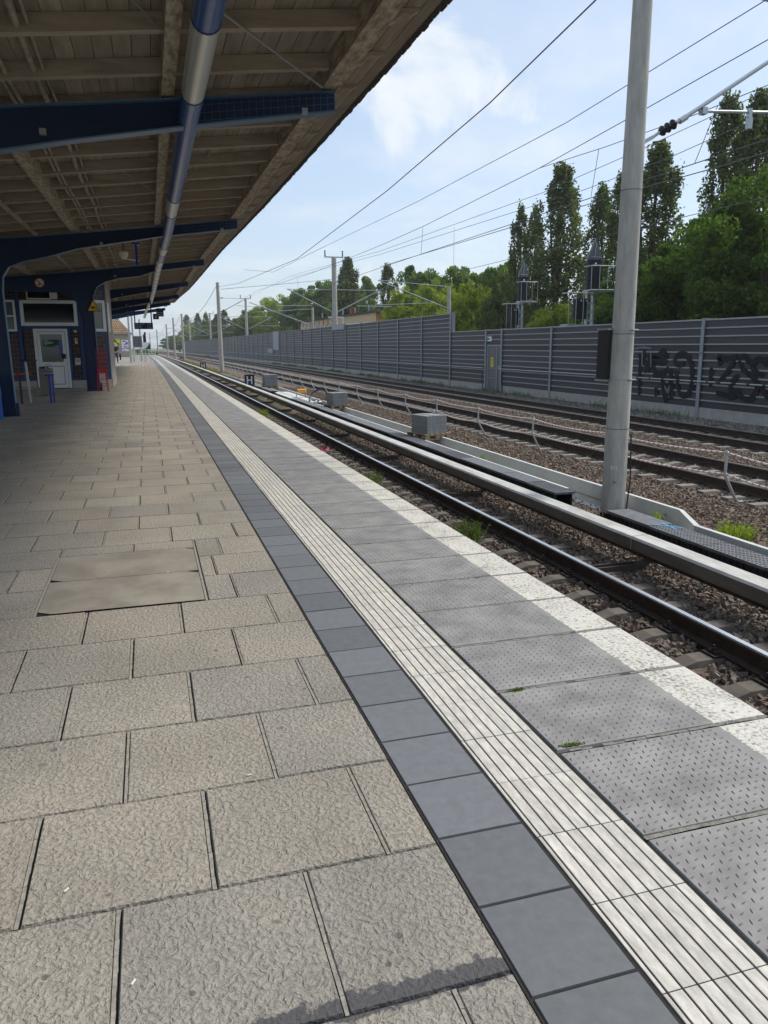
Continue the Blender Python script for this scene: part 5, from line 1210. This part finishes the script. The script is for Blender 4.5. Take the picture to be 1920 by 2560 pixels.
# ------------------------------------------------------------------ far end of the platform
DY = 0
def lamp(x, y, h, lb):
    t = thing('lamp_post', lb, 'lamp post', (x, y, 0)); MB().tube([(x, y, 0), (x, y, h)], [.10, .07], 12).build('pole', 'galv', t, smooth=True)
    return t
lamp(-1.52, 76.5, 6.0, 'nearer of two grey poles behind the departure board'); lamp(-1.30, 82, 6.3, 'farther of two grey poles behind the departure board'); lamp(-.62, 84, 4.2, 'short grey pole right of the dark map board')
t = thing('map_board', 'large dark framed board facing the platform on white posts', 'notice board', (-.83, 75, 0))
MB().box(-1.20, -.44, 74.97, 75.03, 1.42, 2.38).build('panel', 'duct', t)
b = MB(); b.box(-1.25, -1.20, 74.95, 75.05, 1.38, 2.43); b.box(-.44, -.40, 74.95, 75.05, 1.38, 2.43); b.box(-1.20, -.44, 74.95, 75.05, 2.38, 2.43); b.box(-1.2, -.44, 74.95, 75.05, 1.37, 1.42); b.build('frame', 'whitew', t)
for x in (-1.15, -.5): MB().tube([(x, 75, 0), (x, 75, 1.4)], .025).build('post', 'whitew', t)
t = thing('poster_board', 'low board with a white bay and dark green curve behind the map board', 'poster', (-.05, 78, 0))
MB().box(-.40, .32, 77.97, 78.03, 1.22, 1.86).build('panel', 'ink', t)
MB().prism([(-.38, 77.962, 1.23), (.31, 77.962, 1.23), (.31, 77.962, 1.82), (.16, 77.962, 1.66), (.0, 77.962, 1.42), (-.2, 77.962, 1.27)], (0, .004, 0)).build('dark_curve', 'poster_g', t)
for x in (-.33, .26): MB().tube([(x, 78, 0), (x, 78, 1.22)], .02).build('post', 'galv', t)
t = thing('platform_signal', 'black railway signal with small white and red lights beside the map board', 'signal', (-.22, 80, 0))
MB().tube([(-.2, 80.1, 0), (-.2, 80.1, 2.0)], .04).build('post', 'galv', t); MB().box(-.34, -.06, 79.9, 80.05, 1.88, 2.62).build('head', 'black', t, bevel=.04); MB().lathe([(.09, 2.62), (.10, 2.75), (.07, 2.85)], 14, -.14, 80).build('top_lamp', 'black', t)
disc(-.30, 2.62, 79.89, 0, .05, 'ink', 'lens', t, 14); disc(-.09, 2.1, 79.89, 0, .04, 'red', 'lens', t, 14)
t = thing('metal_fence', 'low white metal fence closing the far end of the platform', 'fence', (-.4, 84, 0))
b = MB()
for z in (.35, .75, 1.15): b.tube([(-1.45, 84, z), (.75, 84, z)], .02, 6)
for k in range(8): b.tube([(-1.45 + k * .314, 84, 0), (-1.45 + k * .314, 84, 1.15)], .02, 6)
b.build('bars', 'whitew', t)

# tile roofed house beyond the platform
t = thing('tile_roof_house', 'grey-beige house with steep tiled hip roof and sprayed pictures beyond the platform', 'house', (-5, 118, 0))
S_ = 1.2
def hz(z): return 1.45 + (z - 1.45) * S_
HX0, HX1, HY = -4.35 * S_, -1.95 * S_, 120
MB().box(HX0 - 6, HX1, HY, HY + 9, -1.6, hz(3.06)).build('wall', 'beige', t)
rt = brick_mat('clay_roof_tiles', (0.26, 0.15, 0.06), (0.42, 0.26, 0.11), (0.05, 0.035, 0.02), .3, .27); rt.node_tree.nodes['Brick Texture'].inputs['Mortar Size'].default_value = .045; M['rtile'] = rt
b = MB(); e = .25; ax = -3.22 * S_; zt = hz(4.84); zb = hz(3.10)
b.add([(HX0 - 6 - e, HY - e, zb), (HX1 + e, HY - e, zb), (HX1 + e, HY + 9 + e, zb), (HX0 - 6 - e, HY + 9 + e, zb), (ax, HY + 2.6, zt), (ax, HY + 6.4, zt)], [(0, 1, 4), (1, 2, 5, 4), (2, 3, 5), (3, 0, 4, 5)]); b.add([(HX0 - 6 - e, HY - e, zb - .1), (HX1 + e, HY - e, zb - .1), (HX1 + e, HY + 9 + e, zb - .1), (HX0 - 6 - e, HY + 9 + e, zb - .1)], [(0, 1, 2, 3)])
ro = b.build('roof', 'rtile', t); MB().box(HX0 - 6 - e, HX1 + e, HY - e - .12, HY - e, zb - .16, zb - .02).build('gutter', 'alu', ro)
MB().box(ax - .45, ax + .15, HY + 3.0, HY + 3.7, zt - .6, zt + .35).build('chimney', 'beige', ro)
def spraypic(x0, x1, z0, z1, cols, name='sprayed_picture'):
    p_ = MB().box(x0, x1, HY - .02, HY - .004, z0, z1).build(name, cols[0], t)
    for k in range(9):
        b = MB(); cx_ = random.uniform(x0 + .15, x1 - .15); cz = z0 + (z1 - z0) * (k + .7) / 10; pts = [(cx_ + random.uniform(-.3, .3), HY - .03 - .001 * k, cz + random.uniform(-.12, .12)) for _ in range(4)]
        for q in range(3): b.beam(pts[q], pts[q + 1], .003, .09)
        b.build('sprayed_stroke', random.choice(cols[1:]), p_)
spraypic(-2.95 * S_, -2.16 * S_, hz(.95), hz(2.27), ['ink', 'red', 'bblue', 'red', 'tube_b'])
spraypic(-4.0 * S_, -3.1 * S_, hz(1.6), hz(2.35), ['ypaper', 'green', 'spray', 'whitew'])

# ochre building beyond the noise wall
t = thing('ochre_building', 'long flat-roofed ochre building with a row of tall windows behind the noise wall', 'building', (27, 110, -1.5))
b = MB(); b.add([(27.2, 93.5, -1.6), (33, 97, -1.6), (33, 138, -1.6), (26.3, 138, -1.6), (27.2, 93.5, 5.45), (33, 97, 5.45), (33, 138, 5.45), (26.3, 138, 5.45)], [(0, 1, 5, 4), (1, 2, 6, 5), (2, 3, 7, 6), (3, 0, 4, 7), (4, 5, 6, 7)]); b.build('wall', 'brickY', t)
b = MB(); b.add([(26.9, 93.0, 5.46), (33.3, 96.6, 5.46), (33.3, 138.4, 5.46), (25.9, 138.4, 5.46), (26.9, 93.0, 5.68), (33.3, 96.6, 5.68), (33.3, 138.4, 5.68), (25.9, 138.4, 5.68)], [(0, 1, 5, 4), (1, 2, 6, 5), (2, 3, 7, 6), (3, 0, 4, 7), (4, 5, 6, 7), (0, 3, 2, 1)]); ro = b.build('roof', 'felt', t)
for k in range(9):
    y = 110.5 + k * 3.0; x = 27.2 - .9 * (y - 93.5) / 44.5
    w_ = MB().box(x - .06, x - .015, y, y + 1.3, 2.2, 4.6).build('window', 'glass_g', t)
    if k > 0: MB().box(x - .09, x - .062, y + 1.31, y + 1.9, 1.0, 5.3).build('render_pier', 'beige', t)
for k in range(6): MB().tube([(27.6, 98 + k * 7, 5.68), (27.6, 98 + k * 7, 6.6)], .08, 6).build('vent_pipe', 'galv', ro)
MB().box(28.6, 29.2, 111, 111.6, 5.68, 6.7).build('chimney', 'red2', ro)
b = MB(); b.box(26.7, 26.95, 95, 109, 3.3, 4.35); b.build('sprayed_panel', 'ink', t)
t = thing('white_portal_frame', 'white angular pipe frame in front of the ochre building', 'frame', (25, 92, 0))
b = MB(); b.box(22.6, 22.8, 92, 92.2, -1.6, 4.85); b.box(20.9, 22.6, 92, 92.2, 4.65, 4.85); b.build('pipe_frame', 'whitew', t)

# ------------------------------------------------------------------ signals behind the wall
def big_signal(x, y, s, label, mirror=1):
    t = thing('railway_signal', label, 'signal', (x, y, -1.3), 0, 'railway signals behind the noise wall')
    Z = lambda z: 1.45 + (z - 1.45)
    b = MB()
    for dx in (-.16, .16): b.box(x + dx - .04, x + dx + .04, y + .08, y + .24, -1.3, 4.1)
    for k in range(13): b.box(x - .12, x + .12, y + .15, y + .17, -1.1 + k * .4, -1.0 + k * .4)
    b.build('lattice_post', 'galv', t)
    MB().box(x - .34, x + .34, y - .15, y + .1, 3.95, 5.3).build('signal_head', 'black', t, bevel=.05)
    MB().prism([(x - .42, y - .16, 5.30), (x + .42, y - .16, 5.30), (x, y - .16, 6.22)], (0, .14, 0)).build('triangular_head', 'ndoor', t)
    b = MB(); b.beam((x - .05, y - .19, 5.36), (x, y - .19, 6.05), .02, .03); b.beam((x - .25, y - .19, 5.42), (x + .3, y - .19, 5.40), .02, .03); b.build('head_brace', 'galv', t)
    disc(x + .03, 5.12, y - .16, 0, .05, 'ink', 'marker', t, 12)
    MB().box(x - .95, x - .28, y - .1, y + .12, 2.6, 3.55).build('lower_head', 'black', t, bevel=.03)
    for q in (-.62, -.33): disc(x + q, 3.45, y - .11, 0, .035, 'ink', 'marker', t, 10)
    b = MB(); m_ = mirror
    def cage(x0, x1, z0, z1):
        yy = y - .45
        for z in (z0, z1): b.tube([(x0, yy, z), (x1, yy, z)], .022, 6); b.tube([(x0, yy, z), (x0, y + .2, z)], .022, 6); b.tube([(x1, yy, z), (x1, y + .2, z)], .022, 6)
        for u in (0, .33, .66, 1): b.tube([(x0 + (x1 - x0) * u, yy, z0), (x0 + (x1 - x0) * u, yy, z1)], .018, 6)
    cage(x - .34, x + .98, 3.92, 5.0); b.box(x - .4, x + 1.0, y - .45, y + .2, 3.86, 3.90)
    b.build('upper_cage', 'galv', t); b = MB(); cage(x - 1.45, x - .30, 2.35, 3.78); b.box(x - 1.5, x + .35, y - .45, y + .25, 2.28, 2.33); b.build('lower_cage', 'galv', t)
    return t
big_signal(20.2, 33.0, 1, 'larger signal with triangular hood and caged ladder, beside the nearest mast')
o = big_signal(20.6, 41.0, 1, 'smaller farther signal with triangular hood, in front of the left poplars'); o.scale = (.78, .9, .985)

# ------------------------------------------------------------------ trees
def leafmesh(pts, size, seed, jit=.35, up=False):
    r = np.random.default_rng(seed); n = len(pts); d = r.normal(0, 1, (n, 3)); d /= np.linalg.norm(d, axis=1)[:, None]
    if up: d[:, 2] = np.abs(d[:, 2]) * .6
    a = np.cross(d, r.normal(0, 1, (n, 3))); a /= np.linalg.norm(a, axis=1)[:, None]; b = np.cross(d, a)
    s = size * r.uniform(1 - jit, 1 + jit, (n, 1)); a = a * s * .5; b = b * s * .38
    V = np.stack([pts - a, pts + b, pts + a, pts - b], 1).reshape(-1, 3); F = np.arange(4 * n).reshape(-1, 4); return V, F
def poplar_pts(h, rad, n, seed, multi=1):
    r = np.random.default_rng(seed); P_ = []; nc = 260
    for k in range(nc):
        u = r.uniform(.05, 1) ** .9; prof = min(1, (u / .25) ** .5) * (1 - max(0, (u - .5)) / .5) ** .55 * .9 + .10
        a = r.uniform(0, 2 * PI); rr = rad * 1.25 * prof * math.sqrt(r.uniform(.02, 1)) * (1 + .22 * math.sin(3 * a + 7 * u + seed))
        c = np.array([rr * math.cos(a), rr * math.sin(a), h * u]); m = n // nc
        P_.append(c + r.normal(0, 1, (m, 3)) * np.array([rad * .10, rad * .10, h * .024]) * (1.15 - .4 * u))
    return np.concatenate(P_)
def broad_pts(h, rad, n, seed, low=.18, lob=190):
    r = np.random.default_rng(seed); P_ = []
    for k in range(lob):
        u = r.normal(0, 1, 3); u /= np.linalg.norm(u); rr = r.uniform(.15, 1.0) ** .4 * r.uniform(.85, 1.08)
        wob = 1 + .18 * math.sin(4 * math.atan2(u[1], u[0]) + seed) + .12 * math.sin(5 * u[2] * 3 + seed)
        c = np.array([u[0] * rad * rr * wob, u[1] * rad * rr * wob, h * (low + (1 - low) / 2) + u[2] * h * (1 - low) / 2 * rr]); m = n // lob
        q = r.normal(0, 1, (m, 3)); q /= np.linalg.norm(q, axis=1)[:, None]; q *= r.uniform(.2, 1.0, (m, 1)) ** .6; P_.append(c + q * np.array([rad * .17, rad * .17, h * .055]) * r.uniform(.5, 1.5))
    return np.concatenate(P_)
protos = {}
def trunk_mesh(h, r, kind, seed):
    rr = random.Random(seed); b = MB(); b.tube([(0, 0, 0), (.02 * h * rr.uniform(-1, 1), 0, h * .35), (0, .01 * h, h * .72 if kind != 'p' else h * .9)], [r, r * .7, r * .2], 10)
    for k in range(9 if kind != 'p' else 14):
        a = rr.uniform(0, 2 * PI); z = h * rr.uniform(.2, .5); l = h * (.13 if kind != 'p' else .05)
        b.tube([(0, 0, z), (l * .6 * math.cos(a), l * .6 * math.sin(a), z + l * .8), (l * math.cos(a), l * math.sin(a), z + l * (1.3 if kind != 'p' else 6))], [r * .4, r * .25, r * .08], 6)
    return b
def tree_proto(key, kind, h, rad, n, size, m, seed):
    t = thing('tree', 'x', 'tree'); t.name = {'p': 'poplar_tree', 'b': 'broadleaf_tree', 'g': 'broadleaf_tree', 'o': 'willow_tree'}[kind]
    pts = poplar_pts(h, rad, n, seed) if kind == 'p' else broad_pts(h, rad, n, seed, .05 if kind in 'bgo' else .2)
    V, F = leafmesh(pts, size, seed); c = fast_mesh('crown', V, F, m, parent=t, world=False)
    trunk_mesh(h, .025 * h if kind != 'p' else .018 * h, kind, seed).build('trunk', 'trunk', t, world=False); t.location = (0, 0, 0)
    protos[key] = [t, False, h, rad]; return t
tree_proto('p0', 'p', 15, 1.5, 21000, .18, 'l_pop', 3); tree_proto('p1', 'p', 15, 1.6, 16000, .18, 'l_pop', 8); tree_proto('p2', 'p', 14, 1.0, 10000, .18, 'l_pop', 21)
tree_proto('b0', 'b', 9, 3.6, 60000, .16, 'l_dark', 5); tree_proto('b1', 'b', 9, 3.8, 60000, .16, 'l_dark', 15); tree_proto('m0', 'b', 12, 5, 42000, .34, 'l_mid', 31); tree_proto('m1', 'b', 12, 5, 42000, .34, 'l_mid', 33)
tree_proto('g0', 'g', 8, 3.0, 30000, .18, 'l_lt', 41); tree_proto('g1', 'g', 8, 3.4, 30000, .18, 'l_lt', 43); tree_proto('o0', 'o', 8, 2.8, 30000, .16, 'l_ol', 51)
def place(key, x, y, h, wd, rz, label, group):
    t, used, h0, r0 = protos[key]; o = copy_tree(t) if used else t; protos[key][1] = True
    s = wd / 2 / r0 * (1.18 if key[0] == 'p' else 1.12); o.location = (x, y, -1.55); o.scale = (s, s, (h + .25) / h0); o.rotation_euler = (0, 0, rz); o['label'] = label; o['group'] = group; return o
GP, GB, GG, GF = 'poplars behind the noise wall', 'dense dark trees at the right', 'bright green trees behind the wall', 'far hazy trees on the left'
T = [('p0', 30, 118.5, 15.5, 3.4, 'lone slim poplar right of the tall crossarm mast', GP), ('p1', 30, 97.4, 12.6, 2.5, 'small poplar between the ochre building and the green trees', GP),
     ('p2', 32, 64.5, 14.4, 1.8, 'slimmest poplar, leftmost of the tall group, left of its twin', GP), ('p2', 32, 61.6, 13.8, 1.7, 'slim poplar touching the left side of the broad dark poplar', GP),
     ('p0', 32, 57.5, 16.2, 3.4, 'broad dense poplar left of the larger signal', GP), ('p1', 32, 51.3, 13.6, 2.3, 'airy poplar just left of the nearest mast', GP), ('p1', 32, 49.0, 14.0, 2.2, 'poplar mostly hidden behind the nearest mast', GP),
     ('p0', 32, 45.2, 14.9, 3.2, 'tall broad poplar directly right of the nearest mast', GP), ('p1', 32, 38.9, 16.0, 2.5, 'very tall poplar near the right edge behind the dark trees', GP), ('p0', 32, 36.6, 15.4, 2.6, 'poplar cut off by the right edge of the photo', GP),
     ('b0', 24, 26.3, 9.4, 6.6, 'massive dark tree filling the right edge above the wall', GB), ('b1', 25, 30.6, 8.7, 5.2, 'dark tree left of the massive one at the right edge', GB), ('b0', 25, 33.6, 7.0, 4.6, 'lower dark tree under the very tall poplar', GB), ('b1', 25, 36.8, 6.2, 4.2, 'low dark tree just right of the nearest mast', GB),
     ('m0', 27, 42.3, 6.4, 3.4, 'rounded green tree between the larger signal and the nearest mast', GB), ('g0', 27, 48.5, 5.6, 3.6, 'bright bush-like tree below the broad poplar', GG), ('o0', 27, 56.9, 8.0, 3.8, 'soft olive willow-like tree left of the smaller signal', GG),
     ('g0', 26, 60.9, 8.0, 3.6, 'bright yellow-green tree right of the step in the wall', GG), ('g1', 30, 78.8, 9.2, 5.4, 'bright tree rising directly behind the step in the wall', GG),
     ('m0', 38, 82.3, 11.7, 7.2, 'green background tree, rightmost of the rounded tops', GG), ('m1', 38, 95.6, 12.6, 8.2, 'green background tree with a broad rounded top in the middle', GG), ('m0', 38, 107.9, 13.6, 8.0, 'green background tree right of the small poplar', GG),
     ('g1', 29, 86.3, 9.0, 5.6, 'bright tree in front of the rounded background tops', GG), ('g0', 30, 92, 7.6, 4.6, 'low yellow-green tree right of the ochre building', GG), ('m1', 38, 139.3, 15.0, 6.6, 'green tree between the two lone poplars', GG),
     ('m1', 38, 167, 16.3, 10.0, 'green tree behind the right end of the ochre building', GG), ('m0', 38, 193.8, 17.0, 11.0, 'green tree behind the middle of the ochre building', GG), ('g0', 36, 217.9, 16.8, 11.0, 'bright tree behind the left end of the ochre building', GG),
     ('g1', 34, 231, 16.0, 10.4, 'bright tree left of the ochre building roof', GF), ('m1', 30, 236, 13.2, 8.6, 'green tree left of the ochre building, lower', GF), ('m0', 28, 250, 11.9, 8.0, 'green far tree beside the second crossarm mast', GF),
     ('m1', 24, 300, 12.4, 9.5, 'far green tree behind the second mast of the near row', GF), ('g0', 22, 370, 14.0, 13.0, 'far pale tree left of the second mast', GF), ('m0', 17, 440, 9, 16, 'farthest low trees at the vanishing end of the wall', GF),
     ('p1', 20, 410, 18.0, 4.4, 'first far poplar from the left', GF), ('p0', 21, 338, 15.9, 3.4, 'second far poplar from the left', GF), ('p1', 21.5, 301, 14.7, 2.8, 'third far poplar from the left', GF), ('p0', 22, 260, 12.6, 3.0, 'fourth far poplar, just right of the second mast', GF), ('p1', 22, 232, 12.7, 3.0, 'fifth far poplar, right of the second mast', GF)]
for i, (k, x, y, h, wd, lb, g) in enumerate(T): place(k, x, y, h, wd, i * 1.7, lb, g)
for i, (x, y, h, wd, lb) in enumerate([(-6, 165, 2.4, 7, 'low bush beyond the platform end, behind the tiled house'), (-2, 190, 2.4, 7, 'low bush on the left of the far tracks')]): place('m0', x, y, h, wd, i, lb, 'bushes beyond the platform')
# ------------------------------------------------------------------ weeds
def weed(name, label, x, y, z, h, rad, n, m, seed, blade=True, group='weeds among the tracks'):
    r = np.random.default_rng(seed); V = []; F = []
    if blade:
        for k in range(n):
            a = r.uniform(0, 2 * PI); r0 = rad * math.sqrt(r.uniform(0, 1)) * .55; bx, by = x + r0 * math.cos(a), y + r0 * math.sin(a); hh = h * r.uniform(.45, 1); lean = r.normal(0, .22, 2) * hh; w_ = .004 + .004 * r.uniform()
            ang = r.uniform(0, PI); wx, wy = w_ * math.cos(ang), w_ * math.sin(ang); o = len(V)
            V += [(bx - wx, by - wy, z), (bx + wx, by + wy, z), (bx + lean[0] * .5 + wx * .8, by + lean[1] * .5 + wy * .8, z + hh * .6), (bx + lean[0] * .5 - wx * .8, by + lean[1] * .5 - wy * .8, z + hh * .6), (bx + lean[0], by + lean[1], z + hh), (bx + lean[0] + .001, by + lean[1], z + hh)]
            F += [(o, o + 1, o + 2, o + 3), (o + 3, o + 2, o + 5, o + 4)]
            for q in range(4):
                u = r.uniform(.3, 1); px, py, pz = bx + lean[0] * u, by + lean[1] * u, z + hh * u; d = r.normal(0, 1, 3) * .022; e = r.normal(0, 1, 3) * .008; o = len(V)
                V += [(px, py, pz), (px + d[0] / 2 + e[0], py + d[1] / 2 + e[1], pz + d[2] / 2 + e[2]), (px + d[0], py + d[1], pz + abs(d[2])), (px + d[0] / 2 - e[0], py + d[1] / 2 - e[1], pz + d[2] / 2 - e[2])]; F += [(o, o + 1, o + 2, o + 3)]
    V = np.array(V); F = np.array(F); return fast_mesh(name, V, F, m, label=label, cat='weed', group=group)
weed('weed', 'feathery green weed beside the white edge at the near end of the track', 4.02, 9.4, -1.15, .30, .40, 75, 'grass', 1)
weed('weed', 'feathery green weed farther along beside the platform edge', 3.92, 13.8, -1.15, .30, .36, 60, 'grass', 2)
weed('weed', 'leafy bright green plant by the platform edge, farthest of the three', 3.97, 28.9, -1.15, .36, .4, 70, 'l_lt', 3)
weed('weed', 'bright green bushy weed in the brown ballast near the right edge', 7.35, 8.15, -1.12, .26, .42, 130, 'l_lt', 4)
weed('weed', 'small green sprout on the trough wall by the right edge', 6.98, 6.9, -1.0, .14, .16, 60, 'l_lt', 5); weed('weed', 'tiny sprout at the right edge of the trough', 7.1, 6.6, -1.0, .12, .12, 40, 'l_lt', 6)
weed('weed', 'sprout growing behind the nearest mast in the trough', 7.0, 9.35, -1.2, .3, .1, 30, 'l_lt', 7); weed('weed', 'sprout growing in the trough between mast and stack', 6.9, 15.5, -1.2, .35, .12, 30, 'l_lt', 8)
M['rustleaf'] = leaf_mat('rust_brown_leaves', (0.16, 0.06, 0.02), (0.30, 0.13, 0.04), .3)
weed('dry_shrub', 'small rust-brown dry shrub between the two farther tracks, far away', 12.2, 172, -1.1, 1.1, 1.0, 150, 'rustleaf', 14)
def verge(name, label, x0, x1, y0, y1, z, n, h, m, seed):
    r = np.random.default_rng(seed); xs = r.uniform(x0, x1, n); ys = r.uniform(y0, y1, n); k = (np.sin(ys * 1.7) + np.sin(ys * .53 + 1) + r.normal(0, .6, n)) > .2; xs, ys = xs[k], ys[k]; n = len(xs)
    xs = xs + np.array([cvx(q) for q in ys]); hh = h * r.uniform(.4, 1, n); ln = r.normal(0, .3, (n, 2)) * hh[:, None]; a = r.uniform(0, PI, n); w_ = .007 + ys * .0003
    V = np.stack([np.stack([xs - w_ * np.cos(a), ys - w_ * np.sin(a), np.full(n, z)], 1), np.stack([xs + w_ * np.cos(a), ys + w_ * np.sin(a), np.full(n, z)], 1), np.stack([xs + ln[:, 0], ys + ln[:, 1], z + hh], 1)], 1).reshape(-1, 3)
    return fast_mesh(name, V, np.arange(3 * n).reshape(-1, 3), m, label=label, cat='grass', kind='stuff')
verge('verge_grass', 'thin grass and weeds along the foot of the noise wall', 17.0, 17.45, 20, 110, -1.0, 5000, .28, 'grass', 9)
verge('verge_grass', 'dry and green grass along the conductor rail farther off', 5.6, 6.0, 22, 130, -1.2, 5000, .35, 'grass', 10)
verge('verge_grass', 'yellow dry grass around the masts farther off', 5.9, 7.0, 48, 150, -1.2, 5000, .6, 'dry', 11)
verge('verge_grass', 'sparse green grass under the platform edge farther off', 2.3, 3.0, 14, 90, -1.2, 2500, .3, 'grass', 12)
verge('verge_grass', 'green grass at the far end of the platform', -6, 2, 150, 170, -.6, 3000, 1.3, 'grass', 13)
# moss and litter
for i, (x, y, lb) in enumerate(((1.40, 2.28, 'small tuft of moss in the joint of the studded slab, nearest one'), (1.42, 2.76, 'thin line of moss in the second slab joint'))):
    r = np.random.default_rng(60 + i); P_ = np.stack([x + r.normal(0, .022, 260), y + r.normal(0, .006, 260), np.abs(r.normal(0, .004, 260))], 1); V, F = leafmesh(P_, .007, 70 + i); fast_mesh('moss_tuft', V, F, 'grass', label=lb, cat='moss', group='moss tufts')
for i, (x, y, rz, lb) in enumerate(((.24, 2.43, .3, 'bent cigarette end near the wide joint in the middle'), (-.13, 1.62, 1.0, 'pale scrap on the nearest slab at the lower left'), (.60, 5.3, 2.0, 'white cigarette end near the access cover corner'), (.03, 5.05, .4, 'white cigarette end lying on the access cover'),
                                    (-.31, 2.0, .9, 'tiny white scrap at the left on the second slab row'), (.70, 6.62, .1, 'white cigarette end against the dark tile strip'), (.38, 4.25, 2.4, 'small pale scrap on the slab right of the cover'))):
    MB().tube([(-.008, 0, .003), (.008, 0, .003)], .003, 8).build('cigarette_end', 'litter', label=lb, cat='litter', group='scraps on the paving', keep=True)
    o = bpy.data.objects[-1] if 0 else [q for q in COL.objects if q.name.startswith('cigarette_end')][-1]; o.location = (x, y, 0); o.rotation_euler = (0, 0, rz)
for i, (dx, dy) in enumerate(((0, 0),)):
    r = np.random.default_rng(5); P_ = np.array([4.12, 19.0, -1.12]) + r.normal(0, 1, (22, 3)) * np.array([.16, .12, .02]); V, F = leafmesh(P_, .14, 9); fast_mesh('crumpled_wrapper', V, F, 'pink', label='crumpled pink wrapper lying between the sleepers', cat='litter')
MB().box(-2.02, -1.86, 58, 58.2, 0, .03).build('paper_scrap', 'litter', label='white paper scrap lying on the shaded paving far ahead', cat='litter')

# ------------------------------------------------------------------ the waiting man
def skin(name, verts, edges, rads, m, parent, root=0):
    me = bpy.data.meshes.new(name); me.from_pydata(verts, edges, []); o = bpy.data.objects.new(name, me); COL.objects.link(o); o.parent = parent; me.materials.append(M[m])
    s = o.modifiers.new('skin', 'SKIN'); s.use_smooth_shade = True
    for i, v in enumerate(me.skin_vertices[0].data): v.radius = (rads[i], rads[i]) if not isinstance(rads[i], tuple) else rads[i]; v.use_root = (i == root)
    q = o.modifiers.new('sub', 'SUBSURF'); q.levels = 2; q.render_levels = 2; return o
t = thing('person', 'grey-haired man in dark shirt and jeans seen from behind, standing far along the platform', 'person', (-2.82, 76, 0), .15)
V_ = [(0, 0, .95), (0, 0, 1.15), (0, .01, 1.38), (0, 0, 1.50), (0, -.01, 1.58), (0, -.01, 1.70), (.19, 0, 1.43), (.26, -.01, 1.17), (.25, .08, .93), (.25, .12, .84), (-.19, 0, 1.43), (-.30, .03, 1.17), (-.22, .16, 1.02), (-.15, .20, 1.0),
      (.10, 0, .90), (.12, -.01, .50), (.14, .03, .08), (.15, .15, .04), (-.10, 0, .90), (-.12, -.01, .50), (-.14, .03, .08), (-.16, .15, .04)]
E_ = [(0, 1), (1, 2), (2, 3), (3, 4), (4, 5), (2, 6), (6, 7), (7, 8), (8, 9), (2, 10), (10, 11), (11, 12), (12, 13), (0, 14), (14, 15), (15, 16), (16, 17), (0, 18), (18, 19), (19, 20), (20, 21)]
R_ = [.13, .13, .15, .06, .085, .075, .06, .045, .035, .04, .06, .045, .035, .04, .085, .06, .045, .04, .085, .06, .045, .04]
skin('body', V_, E_, R_, 'skin', t)
skin('jeans', [(0, 0, 1.0), (.10, 0, .90), (.12, -.01, .50), (.14, .03, .10), (-.10, 0, .90), (-.12, -.01, .50), (-.14, .03, .10)], [(0, 1), (1, 2), (2, 3), (0, 4), (4, 5), (5, 6)], [.155, .105, .08, .068, .105, .08, .068], 'jean', t)
skin('shirt', [(0, 0, 1.0), (0, 0, 1.18), (0, .01, 1.40), (0, 0, 1.47), (.20, 0, 1.43), (.27, -.01, 1.18), (-.20, 0, 1.43), (-.31, .03, 1.18)], [(0, 1), (1, 2), (2, 3), (2, 4), (4, 5), (2, 6), (6, 7)], [.165, .165, .18, .08, .085, .068, .085, .068], 'shirt', t)
skin('hair', [(0, -.03, 1.66), (0, -.02, 1.74), (0, .03, 1.77)], [(0, 1), (1, 2)], [.085, .085, .06], 'hair', t)
skin('shoes', [(.145, -.03, .04), (.15, .16, .035)], [(0, 1)], [.05, .04], 'black', t); skin('shoes', [(-.145, -.03, .04), (-.16, .16, .035)], [(0, 1)], [.05, .04], 'black', t)
t = thing('shoulder_bag', 'long dark bag hanging at the right side of the waiting man', 'bag', (-2.42, 76, .2))
MB().box(-2.50, -2.36, 75.92, 76.08, .28, .86).build('body', 'black', t, bevel=.03); MB().tube([(-2.43, 76, .86), (-2.45, 76, .95), (-2.48, 76, .86)], .012).build('handle', 'black', t)
hm = bpy.data.materials.new('haze'); hm.use_nodes = True; t_ = hm.node_tree; t_.nodes.clear()
o_ = N(t_, 'ShaderNodeOutputMaterial'); v_ = N(t_, 'ShaderNodeVolumePrincipled'); v_.inputs['Color'].default_value = (.97, .985, 1, 1); v_.inputs['Density'].default_value = .0003; v_.inputs['Anisotropy'].default_value = .3
L(t_, v_.outputs[0], o_.inputs['Volume']); M['haze'] = hm
MB().box(-905, 905, -205, 1505, -2.6, 26).build('haze', 'haze', kind='stuff', keep=True)
bpy.context.view_layer.update()
print('objects', len(bpy.data.objects), 'polys', sum(len(m.polygons) for m in bpy.data.meshes))
